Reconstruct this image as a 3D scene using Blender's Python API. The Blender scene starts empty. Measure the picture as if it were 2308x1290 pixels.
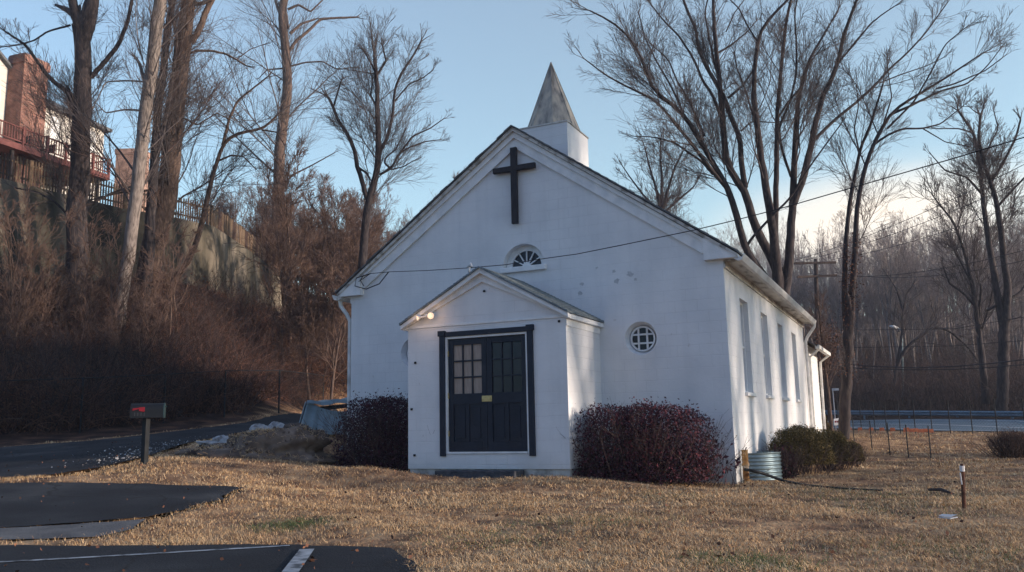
import bpy, bmesh, math
import numpy as np
from mathutils import Vector, Matrix
R_ = math.radians
sc = bpy.context.scene
COL = sc.collection
# ------------------------------------------------------------------ camera
F, CX, CY = 1915.0, 1154.0, 645.0            # focal length and centre in photo pixels
_v1 = np.array([-2970-CX, 1045-CY, F]); _v2 = np.array([2078-CX, 940-CY, F])
_ex = -_v1/np.linalg.norm(_v1); _ey = _v2/np.linalg.norm(_v2)
_ey = _ey-_ex*_ex.dot(_ey); _ey /= np.linalg.norm(_ey); _ez = np.cross(_ex, _ey)
RM = np.stack([_ex, _ey, _ez]); CAM = np.array([0, 0, .87])
cd = bpy.data.cameras.new('camera'); cam = bpy.data.objects.new('camera', cd); COL.objects.link(cam)
X = RM@[1, 0, 0]; Y = RM@[0, -1, 0]; Z = RM@[0, 0, -1]
cam.matrix_world = Matrix(((X[0], Y[0], Z[0], CAM[0]), (X[1], Y[1], Z[1], CAM[1]), (X[2], Y[2], Z[2], CAM[2]), (0, 0, 0, 1)))
cd.sensor_width = 36; cd.lens = F/2308*36; cd.clip_end = 3000; cd.clip_start = .05
sc.camera = cam
# ------------------------------------------------------------------ sky, sun, exposure
SUN_EL, SUN_AZ = 7.5, 81.0                       # degrees; azimuth clockwise from +Y
w = bpy.data.worlds.new('World'); sc.world = w; w.use_nodes = True
nt = w.node_tree; nt.nodes.clear()
def wn(t, **k):
    n = nt.nodes.new(t)
    for a, b in k.items(): setattr(n, a, b)
    return n
sky = wn('ShaderNodeTexSky', sky_type='NISHITA', sun_disc=False, sun_elevation=R_(SUN_EL), sun_rotation=R_(SUN_AZ),
         air_density=1.0, dust_density=.6, ozone_density=2.2)
tint = wn('ShaderNodeMix', data_type='RGBA', blend_type='MULTIPLY'); tint.inputs[0].default_value = 1
tint.inputs[7].default_value = (.86, .97, .98, 1)
tc = wn('ShaderNodeTexCoord')
cl_map = wn('ShaderNodeMapping'); cl_map.inputs['Scale'].default_value = (1.6, 1.6, 9)
cl_n = wn('ShaderNodeTexNoise'); cl_n.inputs['Scale'].default_value = 1.3; cl_n.inputs['Detail'].default_value = 4
cl_n.inputs['Distortion'].default_value = .3
# a low bank of sunlit cloud in one quarter of the sky
csub = wn('ShaderNodeVectorMath', operation='SUBTRACT'); cscl = wn('ShaderNodeVectorMath', operation='MULTIPLY'); cscl.inputs[1].default_value = (1, 1, 2.6); dotn = wn('ShaderNodeVectorMath', operation='LENGTH')
cdir = Vector(RM@np.array([(2010-CX)/F, (520-CY)/F, 1])).normalized(); csub.inputs[1].default_value = cdir
cm = wn('ShaderNodeMapRange', interpolation_type='SMOOTHSTEP'); cm.inputs[1].default_value = .24; cm.inputs[2].default_value = .04
cn = wn('ShaderNodeMapRange', interpolation_type='SMOOTHSTEP'); cn.inputs[1].default_value = .25; cn.inputs[2].default_value = .55
cmul = wn('ShaderNodeMath', operation='MULTIPLY')
cmix = wn('ShaderNodeMix', data_type='RGBA'); cmix.inputs[7].default_value = (3.9, 3.4, 2.85, 1)
bg = wn('ShaderNodeBackground'); bg.inputs[1].default_value = .15
out = wn('ShaderNodeOutputWorld'); L = nt.links.new
L(sky.outputs[0], tint.inputs[6]); L(tc.outputs['Generated'], cl_map.inputs[0]); L(cl_map.outputs[0], cl_n.inputs['Vector'])
L(tc.outputs['Generated'], csub.inputs[0]); L(csub.outputs[0], cscl.inputs[0]); L(cscl.outputs[0], dotn.inputs[0]); L(dotn.outputs['Value'], cm.inputs[0]); L(cl_n.outputs[0], cn.inputs[0])
L(cm.outputs[0], cmul.inputs[0]); L(cn.outputs[0], cmul.inputs[1]); L(cmul.outputs[0], cmix.inputs[0])
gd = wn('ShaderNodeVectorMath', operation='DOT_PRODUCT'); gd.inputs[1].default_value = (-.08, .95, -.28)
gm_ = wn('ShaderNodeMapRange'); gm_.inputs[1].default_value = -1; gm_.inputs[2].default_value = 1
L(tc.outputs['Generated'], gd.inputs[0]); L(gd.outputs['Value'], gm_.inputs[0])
gt_ = wn('ShaderNodeMix', data_type='RGBA'); gt_.inputs[6].default_value = (.20, .40, .68, 1); gt_.inputs[7].default_value = (1.30, 1.14, .96, 1); L(gm_.outputs[0], gt_.inputs[0])  # added sky gradient: dimmer, bluer behind the camera, to darken the church front
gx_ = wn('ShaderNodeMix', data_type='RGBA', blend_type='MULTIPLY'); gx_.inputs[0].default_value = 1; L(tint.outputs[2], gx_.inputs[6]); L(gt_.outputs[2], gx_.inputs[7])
pale = wn('ShaderNodeMix', data_type='RGBA', blend_type='ADD'); pale.inputs[0].default_value = 1; pale.inputs[7].default_value = (.44, .40, .42, 1); L(gx_.outputs[2], pale.inputs[6])
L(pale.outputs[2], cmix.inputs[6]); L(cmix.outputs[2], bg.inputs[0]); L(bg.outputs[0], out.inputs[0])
sl = bpy.data.lights.new('sun', 'SUN'); sl.energy = 2.9; sl.angle = R_(1.5); sl.color = (1, .82, .68)
so = bpy.data.objects.new('sun', sl); COL.objects.link(so)
sd = Vector((math.sin(R_(SUN_AZ))*math.cos(R_(SUN_EL)), math.cos(R_(SUN_AZ))*math.cos(R_(SUN_EL)), math.sin(R_(SUN_EL))))
so.rotation_euler = sd.to_track_quat('Z', 'Y').to_euler(); so.location = (60, 10, 30)
sc.view_settings.view_transform = 'Standard'; sc.view_settings.look = 'None'
sc.view_settings.exposure = 1.22; sc.view_settings.gamma = 1
sc.cycles.filter_width = 1.5
sc.render.resolution_x = 1024; sc.render.resolution_y = 572

# ------------------------------------------------------------------ geometry helpers
rng = np.random.default_rng(7)
def Pd(px, py, d):                               # point seen at photo pixel, at depth d along the view axis
    px = np.asarray(px, float); py = np.asarray(py, float); d = np.asarray(d, float)
    c = np.stack(np.broadcast_arrays((px-CX)/F*d, (py-CY)/F*d, d), -1)
    return CAM+c@RM.T
def Pz(px, py, z):
    d = Pd(px, py, 1.0)-CAM; return CAM+d*((z-CAM[2])/d[2])
def Py(px, py, y):
    d = Pd(px, py, 1.0)-CAM; return CAM+d*((y-CAM[1])/d[1])
def to_px(P):
    c = (np.asarray(P)-CAM)@RM; return CX+F*c[..., 0]/c[..., 2], CY+F*c[..., 1]/c[..., 2], c[..., 2]
# terrain: smooth surface through surveyed spots
GP = [(-3, -12, -.15), (8, -12, -.15), (0, 0, -.14), (-12, -8, -.1), (-6, 3, -.13), (5, 3, -.15), (12, 6, -.18), (-20, 0, 0), (-40, -10, .5), (30, -20, -.2),
      (-8.5, 13.4, 0), (-5.3, 13.4, 0), (-7, 14.5, 0), (-7, 12, -.05), (-8.6, 12, -.03), (-5, 11, -.1), (-6.5, 9.5, -.1), (-11, 15.2, .2), (-2.95, 15.2, -.23), (-2.95, 20, -.2), (-2.95, 26, -.1), (-7, 20, .1), (-11, 25, .7), (-5, 32, .3),
      (1, 17, -.2), (6, 16, -.18), (12, 14, -.15), (20, 18, 0), (10, 24, 0), (30, 30, .2), (30, 8, 0), (50, 20, .5), (60, 60, 3), (80, 0, .5)]
for a in [(0, 1270), (400, 1240), (880, 1240), (200, 1232)]: GP.append(Pz(*a, -.13))
for a in [(1154, 1290), (1700, 1290), (1154, 1200), (1500, 1150)]: GP.append(Pz(*a, -.13))
for a in [(2300, 1290), (1900, 1180), (2168, 1145)]: GP.append(Pz(*a, -.19))
for a in [(0, 1180, 9), (330, 1172, 9.3), (400, 1098, 12), (0, 1092, 12), (545, 1102, 11.8), (325, 1048, 14.2), (0, 1078, 13.4), (200, 1060, 14.2), (-500, 1130, 14),
          (300, 1010, 19), (0, 1008, 22), (350, 967, 28), (690, 934, 39), (690, 960, 29), (600, 985, 20.5), (740, 980, 19.8), (420, 1035, 15.8), (700, 1050, 15.6), (850, 1054, 14.8), (-500, 1030, 20),
          (1940, 1078, 15.6), (2290, 1035, 20), (2000, 1005, 25), (1908, 990, 26), (1965, 1017, 22.5), (2098, 1036, 20.5),
          (1840, 966, 47), (2308, 975, 32), (1840, 950, 58), (2308, 948, 42), (1820, 935, 66), (2308, 922, 50), (1840, 870, 80), (2308, 850, 66), (1840, 800, 115), (2308, 770, 100), (2600, 900, 60), (2800, 960, 40), (2078, 972, 39),
          (0, 985, 26), (350, 950, 30), (690, 926, 42), (-500, 1005, 24), (0, 670, 37.3), (200, 668, 39.2), (400, 665, 41.2), (500, 670, 46), (590, 690, 56), (-500, 640, 35),
          (0, 830, 31.5), (350, 810, 35), (690, 800, 52), (800, 780, 66), (1000, 800, 80), (1400, 850, 90), (900, 700, 120), (1500, 760, 130), (500, 640, 90)]:
    GP.append(Pd(*a))
GP = np.array(GP, float)
GP = np.vstack([GP, [(x, y, z) for x, y, z in ((-400, 300, 20), (-400, 0, 12), (-100, 340, 42), (260, 300, 42), (60, 240, 24))], [(x, y, z) for x, y, z in ((400, 0, 2), (0, -300, -2), (-300, -300, 2), (300, -300, 0))]])
_D = np.sqrt(((GP[:, None, :2]-GP[None, :, :2])**2).sum(-1)+.6)
_A = np.hstack([np.vstack([_D, np.ones((1, len(GP)))]), np.vstack([np.ones((len(GP), 1)), [[0]]])])
_A[:len(GP), :len(GP)] -= np.eye(len(GP))*.03
_W = np.linalg.solve(_A, np.append(GP[:, 2], 0))
def gz(x, y):
    x = np.asarray(x, float); y = np.asarray(y, float)
    r = np.sqrt((x[..., None]-GP[:, 0])**2+(y[..., None]-GP[:, 1])**2+.6)
    return np.minimum(r@_W[:-1]+_W[-1], 50)
def hit(px, py, dmin=4, dmax=150):               # where the line of sight through a pixel meets the ground
    d = np.geomspace(dmin, dmax, 500); p = Pd(px, py, d); b = p[:, 2] < gz(p[:, 0], p[:, 1])
    i = int(np.argmax(b)) if b.any() else 499
    q = p[i].copy(); q[2] = gz(q[0], q[1]); return q
def depth(p): return float((np.asarray(p)-CAM)@RM[:, 2])
def inpoly(x, y, poly):
    c = np.zeros(np.shape(x), bool); n = len(poly)
    for i in range(n):
        x1, y1 = poly[i][:2]; x2, y2 = poly[i-1][:2]
        with np.errstate(all='ignore'):
            c ^= ((y1 > y) != (y2 > y)) & (x < (x2-x1)*(y-y1)/(y2-y1+1e-12)+x1)
    return c

def meshnp(name, V, faces, mat, parent=None, smooth=False, mi=None):
    me = bpy.data.meshes.new(name); V = np.ascontiguousarray(V, dtype=np.float32).reshape(-1, 3)
    me.vertices.add(len(V)); me.vertices.foreach_set('co', V.ravel())
    fs = [np.asarray(f, np.int32) for f in faces if len(f)]
    nl = sum(f.size for f in fs); nf = sum(len(f) for f in fs)
    me.loops.add(nl); me.polygons.add(nf)
    me.loops.foreach_set('vertex_index', np.concatenate([f.ravel() for f in fs]))
    tot = np.concatenate([np.full(len(f), f.shape[1], np.int32) for f in fs])
    me.polygons.foreach_set('loop_start', np.concatenate([[0], np.cumsum(tot)[:-1]]).astype(np.int32))
    try: me.polygons.foreach_set('loop_total', tot)
    except Exception: pass
    for m in (mat if isinstance(mat, (list, tuple)) else [mat]): me.materials.append(m)
    if mi is not None: me.polygons.foreach_set('material_index', np.asarray(mi, np.int32))
    me.update(calc_edges=True)
    if smooth: me.polygons.foreach_set('use_smooth', np.ones(nf, bool))
    o = bpy.data.objects.new(name, me); COL.objects.link(o)
    if parent: adopt(o, parent)
    return o
def adopt(o, parent):
    o.parent = parent; o.matrix_parent_inverse = Matrix.Translation(-Vector(parent.location))
class MB:                                         # collects polygons into one mesh
    def __init__(s): s.v = []; s.f = []; s.m = []
    def poly(s, pts, m=0):
        b = len(s.v); s.v += [tuple(p) for p in pts]; s.f.append(tuple(range(b, b+len(pts)))); s.m.append(m)
    def box(s, a, b, m=0):
        x0, y0, z0 = [min(a[i], b[i]) for i in range(3)]; x1, y1, z1 = [max(a[i], b[i]) for i in range(3)]
        p = [(x0, y0, z0), (x1, y0, z0), (x1, y1, z0), (x0, y1, z0), (x0, y0, z1), (x1, y0, z1), (x1, y1, z1), (x0, y1, z1)]
        k = len(s.v); s.v += p
        for q in ((0, 3, 2, 1), (4, 5, 6, 7), (0, 1, 5, 4), (1, 2, 6, 5), (2, 3, 7, 6), (3, 0, 4, 7)): s.f.append(tuple(k+i for i in q)); s.m.append(m)
        return s
    def prism(s, pts, vec, m=0):                  # planar outline swept along vec
        n = len(pts); k = len(s.v); s.v += [tuple(p) for p in pts]+[tuple(Vector(p)+Vector(vec)) for p in pts]
        s.f.append(tuple(range(k, k+n))[::-1]); s.f.append(tuple(range(k+n, k+2*n))); s.m += [m, m]
        for i in range(n): j = (i+1) % n; s.f.append((k+i, k+j, k+n+j, k+n+i)); s.m.append(m)
        return s
    def tube(s, pts, r, n=8, m=0):
        P = np.array(pts, float); rr = np.broadcast_to(np.array(r, float), (len(P),))
        V, Fq = tubes(P[None], rr[None], n); k = len(s.v); s.v += [tuple(q) for q in V]
        for q in Fq: s.f.append(tuple(int(i)+k for i in q)); s.m.append(m)
        for e in (0, len(P)-1): s.f.append(tuple(k+e*n+i for i in range(n))); s.m.append(m)
        return s
    def beam(s, a, b, w_, h, m=0, up=(0, 0, 1)):
        a = Vector(a); b = Vector(b); t = (b-a).normalized(); u = Vector(up); side = t.cross(u).normalized(); u = side.cross(t)
        q = [a+side*w_/2*i+u*h/2*j for i, j in ((-1, -1), (1, -1), (1, 1), (-1, 1))]
        return s.prism(q, b-a, m)
    def build(s, name, mat, parent=None, bevel=0, smooth=False):
        me = bpy.data.meshes.new(name); me.from_pydata(s.v, [], s.f)
        for m in (mat if isinstance(mat, (list, tuple)) else [mat]): me.materials.append(m)
        me.polygons.foreach_set('material_index', s.m)
        bm = bmesh.new(); bm.from_mesh(me); bmesh.ops.recalc_face_normals(bm, faces=bm.faces)
        if smooth:
            for f_ in bm.faces: f_.smooth = True
        bm.to_mesh(me); bm.free()
        o = bpy.data.objects.new(name, me); COL.objects.link(o)
        if bevel:
            bv = o.modifiers.new('bevel', 'BEVEL'); bv.width = bevel; bv.segments = 2; bv.limit_method = 'ANGLE'
        if parent: adopt(o, parent)
        return o
def tubes(P, Rr, k=4):                            # P (N,M,3), R (N,M) -> verts, quads
    N, M, _ = P.shape
    T = np.gradient(P, axis=1); T /= np.linalg.norm(T, axis=2, keepdims=True)+1e-9
    T0 = T.mean(1); ref = np.where(np.abs(T0[:, 2:3]) > .8, [[1., 0, 0]], [[0, 0, 1.]])[:, None, :]
    A = np.cross(T, ref); A /= np.linalg.norm(A, axis=2, keepdims=True)+1e-9; B = np.cross(T, A)
    an = np.arange(k)*2*np.pi/k
    V = P[:, :, None]+Rr[:, :, None, None]*(A[:, :, None]*np.cos(an)[:, None]+B[:, :, None]*np.sin(an)[:, None])
    b = (np.arange(N)*M*k)[:, None, None]+(np.arange(M-1)*k)[None, :, None]; i = np.arange(k)[None, None, :]; j = (i+1) % k
    Fq = np.stack([b+i, b+j, b+k+j, b+k+i], -1).reshape(-1, 4)
    return V.reshape(-1, 3), Fq
def join_tubes(lst):
    Vs, Fs, o = [], [], 0
    for P, Rr, k in lst:
        if not len(P): continue
        V, Fq = tubes(P, Rr, k); Vs.append(V); Fs.append(Fq+o); o += len(V)
    return np.vstack(Vs), np.vstack(Fs)
def tag(o, label=None, cat=None, group=None, kind=None):
    if label: o['label'] = label
    if cat: o['category'] = cat
    if group: o['group'] = group
    if kind: o['kind'] = kind
    return o
def empty(name, loc):
    o = bpy.data.objects.new(name, None); COL.objects.link(o); o.location = [float(v) for v in loc]; o.empty_display_size = .3; return o

# ------------------------------------------------------------------ materials
def mat(name, stops=((0, (.5, .5, .5)),), scale=3.0, detail=6, rough=.85, bump=.0, bscale=None, coord='Object', stretch=(1, 1, 1), metal=0, island=0, spec=.3, dist=0, extra=None):
    m = bpy.data.materials.new(name); m.use_nodes = True; t = m.node_tree; b = t.nodes['Principled BSDF']
    b.inputs['Roughness'].default_value = rough; b.inputs['Metallic'].default_value = metal; b.inputs['Specular IOR Level'].default_value = spec
    tcn = t.nodes.new('ShaderNodeTexCoord'); mp = t.nodes.new('ShaderNodeMapping'); mp.inputs['Scale'].default_value = stretch
    t.links.new(tcn.outputs[coord], mp.inputs[0])
    n = t.nodes.new('ShaderNodeTexNoise'); n.inputs['Scale'].default_value = scale; n.inputs['Detail'].default_value = detail; n.inputs['Distortion'].default_value = dist
    t.links.new(mp.outputs[0], n.inputs['Vector']); fac = n.outputs[0]
    if island:
        g = t.nodes.new('ShaderNodeNewGeometry'); mx = t.nodes.new('ShaderNodeMix'); mx.inputs[0].default_value = island
        t.links.new(fac, mx.inputs[2]); t.links.new(g.outputs['Random Per Island'], mx.inputs[3]); fac = mx.outputs[0]
    r = t.nodes.new('ShaderNodeValToRGB'); t.links.new(fac, r.inputs[0]); e = r.color_ramp.elements
    st = list(stops); e[0].position = st[0][0]; e[0].color = (*st[0][1], 1)
    if len(st) == 1: e[1].position = 1; e[1].color = (*st[0][1], 1)
    else:
        e[1].position = st[-1][0]; e[1].color = (*st[-1][1], 1)
        for p, c in st[1:-1]: q = e.new(p); q.color = (*c, 1)
    col = r.outputs[0]
    if bump:
        n2 = t.nodes.new('ShaderNodeTexNoise'); n2.inputs['Scale'].default_value = bscale or scale*4; n2.inputs['Detail'].default_value = 5
        t.links.new(mp.outputs[0], n2.inputs['Vector'])
        bp = t.nodes.new('ShaderNodeBump'); bp.inputs['Strength'].default_value = bump; bp.inputs['Distance'].default_value = .02
        t.links.new(n2.outputs[0], bp.inputs['Height']); t.links.new(bp.outputs[0], b.inputs['Normal'])
    if extra: col = extra(t, tcn, col, b) or col
    t.links.new(col, b.inputs['Base Color'])
    return m
def blockwork(axis, lift=1.0):
    # painted concrete block: thin uneven joints as relief, flaked and stained patches in the paint
    def ex(t, tcn, col, b):
        N = t.nodes.new; Lk = t.links.new
        sep = N('ShaderNodeSeparateXYZ'); Lk(tcn.outputs['Object'], sep.inputs[0]); cb = N('ShaderNodeCombineXYZ')
        Lk(sep.outputs[axis], cb.inputs[0]); Lk(sep.outputs[2], cb.inputs[1])
        br = N('ShaderNodeTexBrick'); br.inputs['Scale'].default_value = 1; br.inputs['Brick Width'].default_value = .406; br.inputs['Row Height'].default_value = .203
        br.inputs['Mortar Size'].default_value = .007; br.inputs['Mortar Smooth'].default_value = .6; Lk(cb.outputs[0], br.inputs['Vector'])
        nn = N('ShaderNodeTexNoise'); nn.inputs['Scale'].default_value = .7; nn.inputs['Detail'].default_value = 3; Lk(cb.outputs[0], nn.inputs['Vector'])
        mr = N('ShaderNodeMapRange'); mr.inputs[1].default_value = .36; mr.inputs[2].default_value = .6; Lk(nn.outputs[0], mr.inputs[0])
        mu = N('ShaderNodeMath'); mu.operation = 'MULTIPLY'; Lk(br.outputs['Fac'], mu.inputs[0]); Lk(mr.outputs[0], mu.inputs[1])
        n3 = N('ShaderNodeTexNoise'); n3.inputs['Scale'].default_value = 14; n3.inputs['Detail'].default_value = 6; Lk(tcn.outputs['Object'], n3.inputs['Vector'])
        ad = N('ShaderNodeMath'); ad.operation = 'MULTIPLY_ADD'; Lk(mu.outputs[0], ad.inputs[0]); ad.inputs[1].default_value = -1.0; Lk(n3.outputs[0], ad.inputs[2])
        bp = N('ShaderNodeBump'); bp.inputs['Strength'].default_value = .4; bp.inputs['Distance'].default_value = .010; Lk(ad.outputs[0], bp.inputs['Height']); Lk(bp.outputs[0], b.inputs['Normal'])
        # joints collect a little dirt
        mj = N('ShaderNodeMix'); mj.data_type = 'RGBA'; ms = N('ShaderNodeMath'); ms.operation = 'MULTIPLY'; ms.inputs[1].default_value = .24
        Lk(mu.outputs[0], ms.inputs[0]); Lk(ms.outputs[0], mj.inputs[0]); Lk(col, mj.inputs[6]); mj.inputs[7].default_value = (.42, .42, .42, 1)
        # flaked paint spots
        fl = N('ShaderNodeTexNoise'); fl.inputs['Scale'].default_value = 5.5; fl.inputs['Detail'].default_value = 8; fl.inputs['Roughness'].default_value = .7; Lk(tcn.outputs['Object'], fl.inputs['Vector'])
        fr = N('ShaderNodeMapRange'); fr.inputs[1].default_value = .675; fr.inputs[2].default_value = .70; fr.inputs[4].default_value = .6; Lk(fl.outputs[0], fr.inputs[0])
        mf = N('ShaderNodeMix'); mf.data_type = 'RGBA'; Lk(fr.outputs[0], mf.inputs[0]); Lk(mj.outputs[2], mf.inputs[6]); mf.inputs[7].default_value = (.50, .46, .42, 1)
        # rain-washed grime rising from the foot of the wall
        gr = N('ShaderNodeMapRange'); gr.inputs[1].default_value = .45; gr.inputs[2].default_value = -.25; Lk(sep.outputs[2], gr.inputs[0])
        gn = N('ShaderNodeTexNoise'); gn.inputs['Scale'].default_value = 4; gn.inputs['Detail'].default_value = 6; Lk(tcn.outputs['Object'], gn.inputs['Vector'])
        gm = N('ShaderNodeMath'); gm.operation = 'MULTIPLY'; Lk(gr.outputs[0], gm.inputs[0]); Lk(gn.outputs[0], gm.inputs[1])
        mg = N('ShaderNodeMix'); mg.data_type = 'RGBA'; Lk(gm.outputs[0], mg.inputs[0]); Lk(mf.outputs[2], mg.inputs[6]); mg.inputs[7].default_value = (.30, .27, .20, 1)
        sm_ = N('ShaderNodeMapping'); sm_.inputs['Scale'].default_value = (3.2, 3.2, .22); Lk(tcn.outputs['Object'], sm_.inputs[0]); sn = N('ShaderNodeTexNoise'); sn.inputs['Scale'].default_value = 1.4; sn.inputs['Detail'].default_value = 7; Lk(sm_.outputs[0], sn.inputs['Vector'])
        sr = N('ShaderNodeMapRange'); sr.inputs[1].default_value = .5; sr.inputs[2].default_value = .75; sr.inputs[4].default_value = .20; Lk(sn.outputs[0], sr.inputs[0])
        m5 = N('ShaderNodeMix'); m5.data_type = 'RGBA'; Lk(sr.outputs[0], m5.inputs[0]); Lk(mg.outputs[2], m5.inputs[6]); m5.inputs[7].default_value = (.47, .48, .50, 1)
        return m5.outputs[2]
    return ex
WH = ((.3, (.66, .665, .67)), (.6, (.75, .75, .75)))
M = {}
M['wall_x'] = mat('painted_block_front', WH, 1.3, 5, .75, extra=blockwork(0))
M['wall_y'] = mat('painted_block_side', WH, 1.3, 5, .75, extra=blockwork(1))
M['flake'] = mat('bare_block', ((.3, (.42, .43, .44)), (.7, (.58, .58, .58))), 20, 6, .9, .5, 60)
M['trim'] = mat('white_trim', ((.3, (.66, .67, .67)), (.6, (.80, .80, .79))), 5, 6, .6, .25, 40)
M['old_trim'] = mat('weathered_trim', ((.38, (.28, .26, .23)), (.47, (.55, .53, .49)), (.7, (.68, .66, .62))), 6, 8, .8, .3, 40, stretch=(1, .3, 1))
M['shingle'] = mat('roof_shingle', ((.3, (.06, .065, .075)), (.7, (.16, .165, .17))), 6, 8, .9, .7, 30)
M['porch_shingle'] = mat('porch_shingle', ((.3, (.10, .125, .14)), (.7, (.25, .29, .31))), 6, 8, .85, .7, 30)
M['spire'] = mat('spire_metal', ((.34, (.17, .155, .14)), (.47, (.34, .31, .27)), (.62, (.50, .43, .34))), 2.2, 9, .7, .3, 20, stretch=(3, 3, .8))
M['dark_wood'] = mat('cross_wood', ((.3, (.012, .012, .018)), (.7, (.036, .032, .036))), 8, 6, .65, .4, 30, stretch=(4, 4, .5))
M['door'] = mat('door_paint', ((.3, (.005, .009, .020)), (.7, (.010, .016, .031))), 5, 6, .45, .15, 30)
M['frame'] = mat('door_frame_paint', ((.3, (.006, .011, .024)), (.7, (.011, .018, .034))), 5, 6, .5, .15, 30)
M['stone'] = mat('step_concrete', ((.3, (.035, .04, .05)), (.7, (.09, .09, .10))), 6, 8, .9, .5, 30)
M['found'] = mat('foundation_block', ((.3, (.16, .15, .13)), (.55, (.48, .46, .42)), (.7, (.60, .59, .55))), 4, 8, .9, .5, 20)
M['glass'] = mat('dark_glass', ((.3, (.010, .014, .022)), (.7, (.022, .026, .036))), 3, 3, .15, spec=.3)
M['curtain'] = mat('curtained_glass', ((.3, (.29, .225, .19)), (.7, (.40, .32, .26))), 9, 5, .5, stretch=(3, 1, .6))
M['panel'] = mat('window_panel', ((.3, (.40, .42, .46)), (.7, (.50, .52, .55))), 3, 6, .5)
M['brass'] = mat('brass', ((.3, (.42, .30, .12)), (.7, (.65, .50, .25))), 20, 4, .35, metal=.8)
M['gutter'] = mat('white_gutter', ((.3, (.45, .44, .42)), (.6, (.72, .71, .68))), 4, 7, .5, stretch=(1, .4, 1))
M['rust'] = mat('rusty_pipe', ((.35, (.62, .58, .50)), (.5, (.50, .27, .10)), (.7, (.20, .08, .03))), 7, 8, .8, .4, 40)
M['galv'] = mat('galvanised', ((.3, (.10, .15, .18)), (.7, (.20, .27, .30))), 5, 6, .45, metal=.5)
M['blackpipe'] = mat('black_pipe', ((.3, (.012, .012, .014)), (.7, (.03, .03, .032))), 6, 4, .5)
M['wire'] = mat('cable', ((.3, (.015, .015, .02)), (.7, (.03, .03, .035))), 6, 2, .6)
M['brick'] = None
def brickmat(name, c1, c2, mort):
    def ex(t, tcn, col, b):
        N = t.nodes.new; Lk = t.links.new
        sep = N('ShaderNodeSeparateXYZ'); Lk(tcn.outputs['Object'], sep.inputs[0]); cb = N('ShaderNodeCombineXYZ')
        a = N('ShaderNodeMath'); a.operation = 'ADD'; Lk(sep.outputs[0], a.inputs[0]); Lk(sep.outputs[1], a.inputs[1]); Lk(a.outputs[0], cb.inputs[0]); Lk(sep.outputs[2], cb.inputs[1])
        br = N('ShaderNodeTexBrick'); br.inputs['Scale'].default_value = 1; br.inputs['Brick Width'].default_value = .21; br.inputs['Row Height'].default_value = .075
        br.inputs['Mortar Size'].default_value = .008; br.inputs['Color1'].default_value = (*c1, 1); br.inputs['Color2'].default_value = (*c2, 1); br.inputs['Mortar'].default_value = (*mort, 1)
        Lk(cb.outputs[0], br.inputs['Vector'])
        mx = N('ShaderNodeMix'); mx.data_type = 'RGBA'; mx.blend_type = 'MULTIPLY'; mx.inputs[0].default_value = 1; Lk(br.outputs[0], mx.inputs[6]); Lk(col, mx.inputs[7]); return mx.outputs[2]
    return mat(name, ((.35, (.55, .55, .55)), (.6, (1.0, 1.0, 1.0))), 2, 6, .9, .3, 20, extra=ex)
M['brick'] = brickmat('red_brick', (.23, .085, .06), (.32, .14, .095), (.32, .26, .23))
M['brick2'] = brickmat('tan_brick', (.36, .19, .14), (.48, .28, .21), (.45, .38, .33))
M['siding'] = mat('pale_siding', ((.3, (.58, .55, .50)), (.7, (.68, .64, .58))), 1, 4, .7, stretch=(.3, .3, 6))
M['redwood'] = mat('red_deck_stain', ((.3, (.13, .045, .04)), (.7, (.21, .08, .07))), 5, 6, .8, stretch=(1, 1, 2))
M['picket'] = mat('weathered_picket', ((.3, (.08, .05, .04)), (.5, (.15, .10, .065)), (.7, (.22, .155, .10))), 5, 6, .9, .3, 20, island=.6)
M['retain'] = mat('retaining_block', ((.36, (.03, .03, .026)), (.46, (.085, .075, .055)), (.56, (.17, .145, .11)), (.68, (.27, .23, .18))), .5, 9, .95, .8, 10, stretch=(1, 1, .28), dist=.8)
M['bark'] = mat('bark_dark', ((.3, (.020, .018, .022)), (.55, (.055, .044, .044)), (.7, (.095, .078, .07))), 5, 8, .95, .9, 16, stretch=(2.5, 2.5, .5))
M['bark_warm'] = mat('bark_warm', ((.3, (.045, .032, .028)), (.55, (.12, .08, .062)), (.7, (.20, .14, .11))), 5, 8, .95, .9, 16, stretch=(2.5, 2.5, .5))
M['bark_pale'] = mat('bark_pale', ((.3, (.09, .075, .068)), (.5, (.21, .175, .155)), (.7, (.32, .27, .24))), 5, 8, .95, .8, 16, stretch=(3, 3, .35))
M['twig'] = mat('twig', ((.3, (.06, .05, .052)), (.7, (.13, .105, .098))), 2, 3, .9)
M['twig_warm'] = mat('twig_warm', ((.3, (.08, .048, .038)), (.7, (.17, .11, .085))), 2, 3, .9)
M['wood_bark'] = mat('bark_grey', ((.3, (.09, .085, .09)), (.55, (.20, .185, .18)), (.7, (.32, .29, .28))), 5, 8, .95, .6, 16, stretch=(2.5, 2.5, .5))
M['wood_twig'] = mat('twig_grey', ((.3, (.17, .14, .13)), (.7, (.31, .26, .24))), 2, 3, .9)
M['vine'] = mat('bank_vines', ((.15, (.024, .014, .013)), (.5, (.105, .048, .034)), (.85, (.30, .155, .10))), .5, 4, .95, island=.6)
M['brush'] = mat('dark_brush', ((.2, (.025, .019, .022)), (.8, (.13, .085, .07))), .5, 4, .95, island=.6)
M['litter'] = mat('leaf_litter', ((.2, (.035, .018, .012)), (.5, (.12, .055, .035)), (.85, (.24, .11, .065))), 1.2, 5, .9, island=.7)
M['burg'] = mat('burgundy_leaf', ((.15, (.022, .013, .022)), (.55, (.065, .022, .036)), (.84, (.13, .030, .040)), (1, (.34, .095, .055))), 3, 4, .85, island=.75)
M['burg_dark'] = mat('dark_burgundy_leaf', ((.15, (.018, .009, .02)), (.6, (.055, .018, .034)), (.95, (.11, .03, .045))), 3, 4, .85, island=.75)
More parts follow.
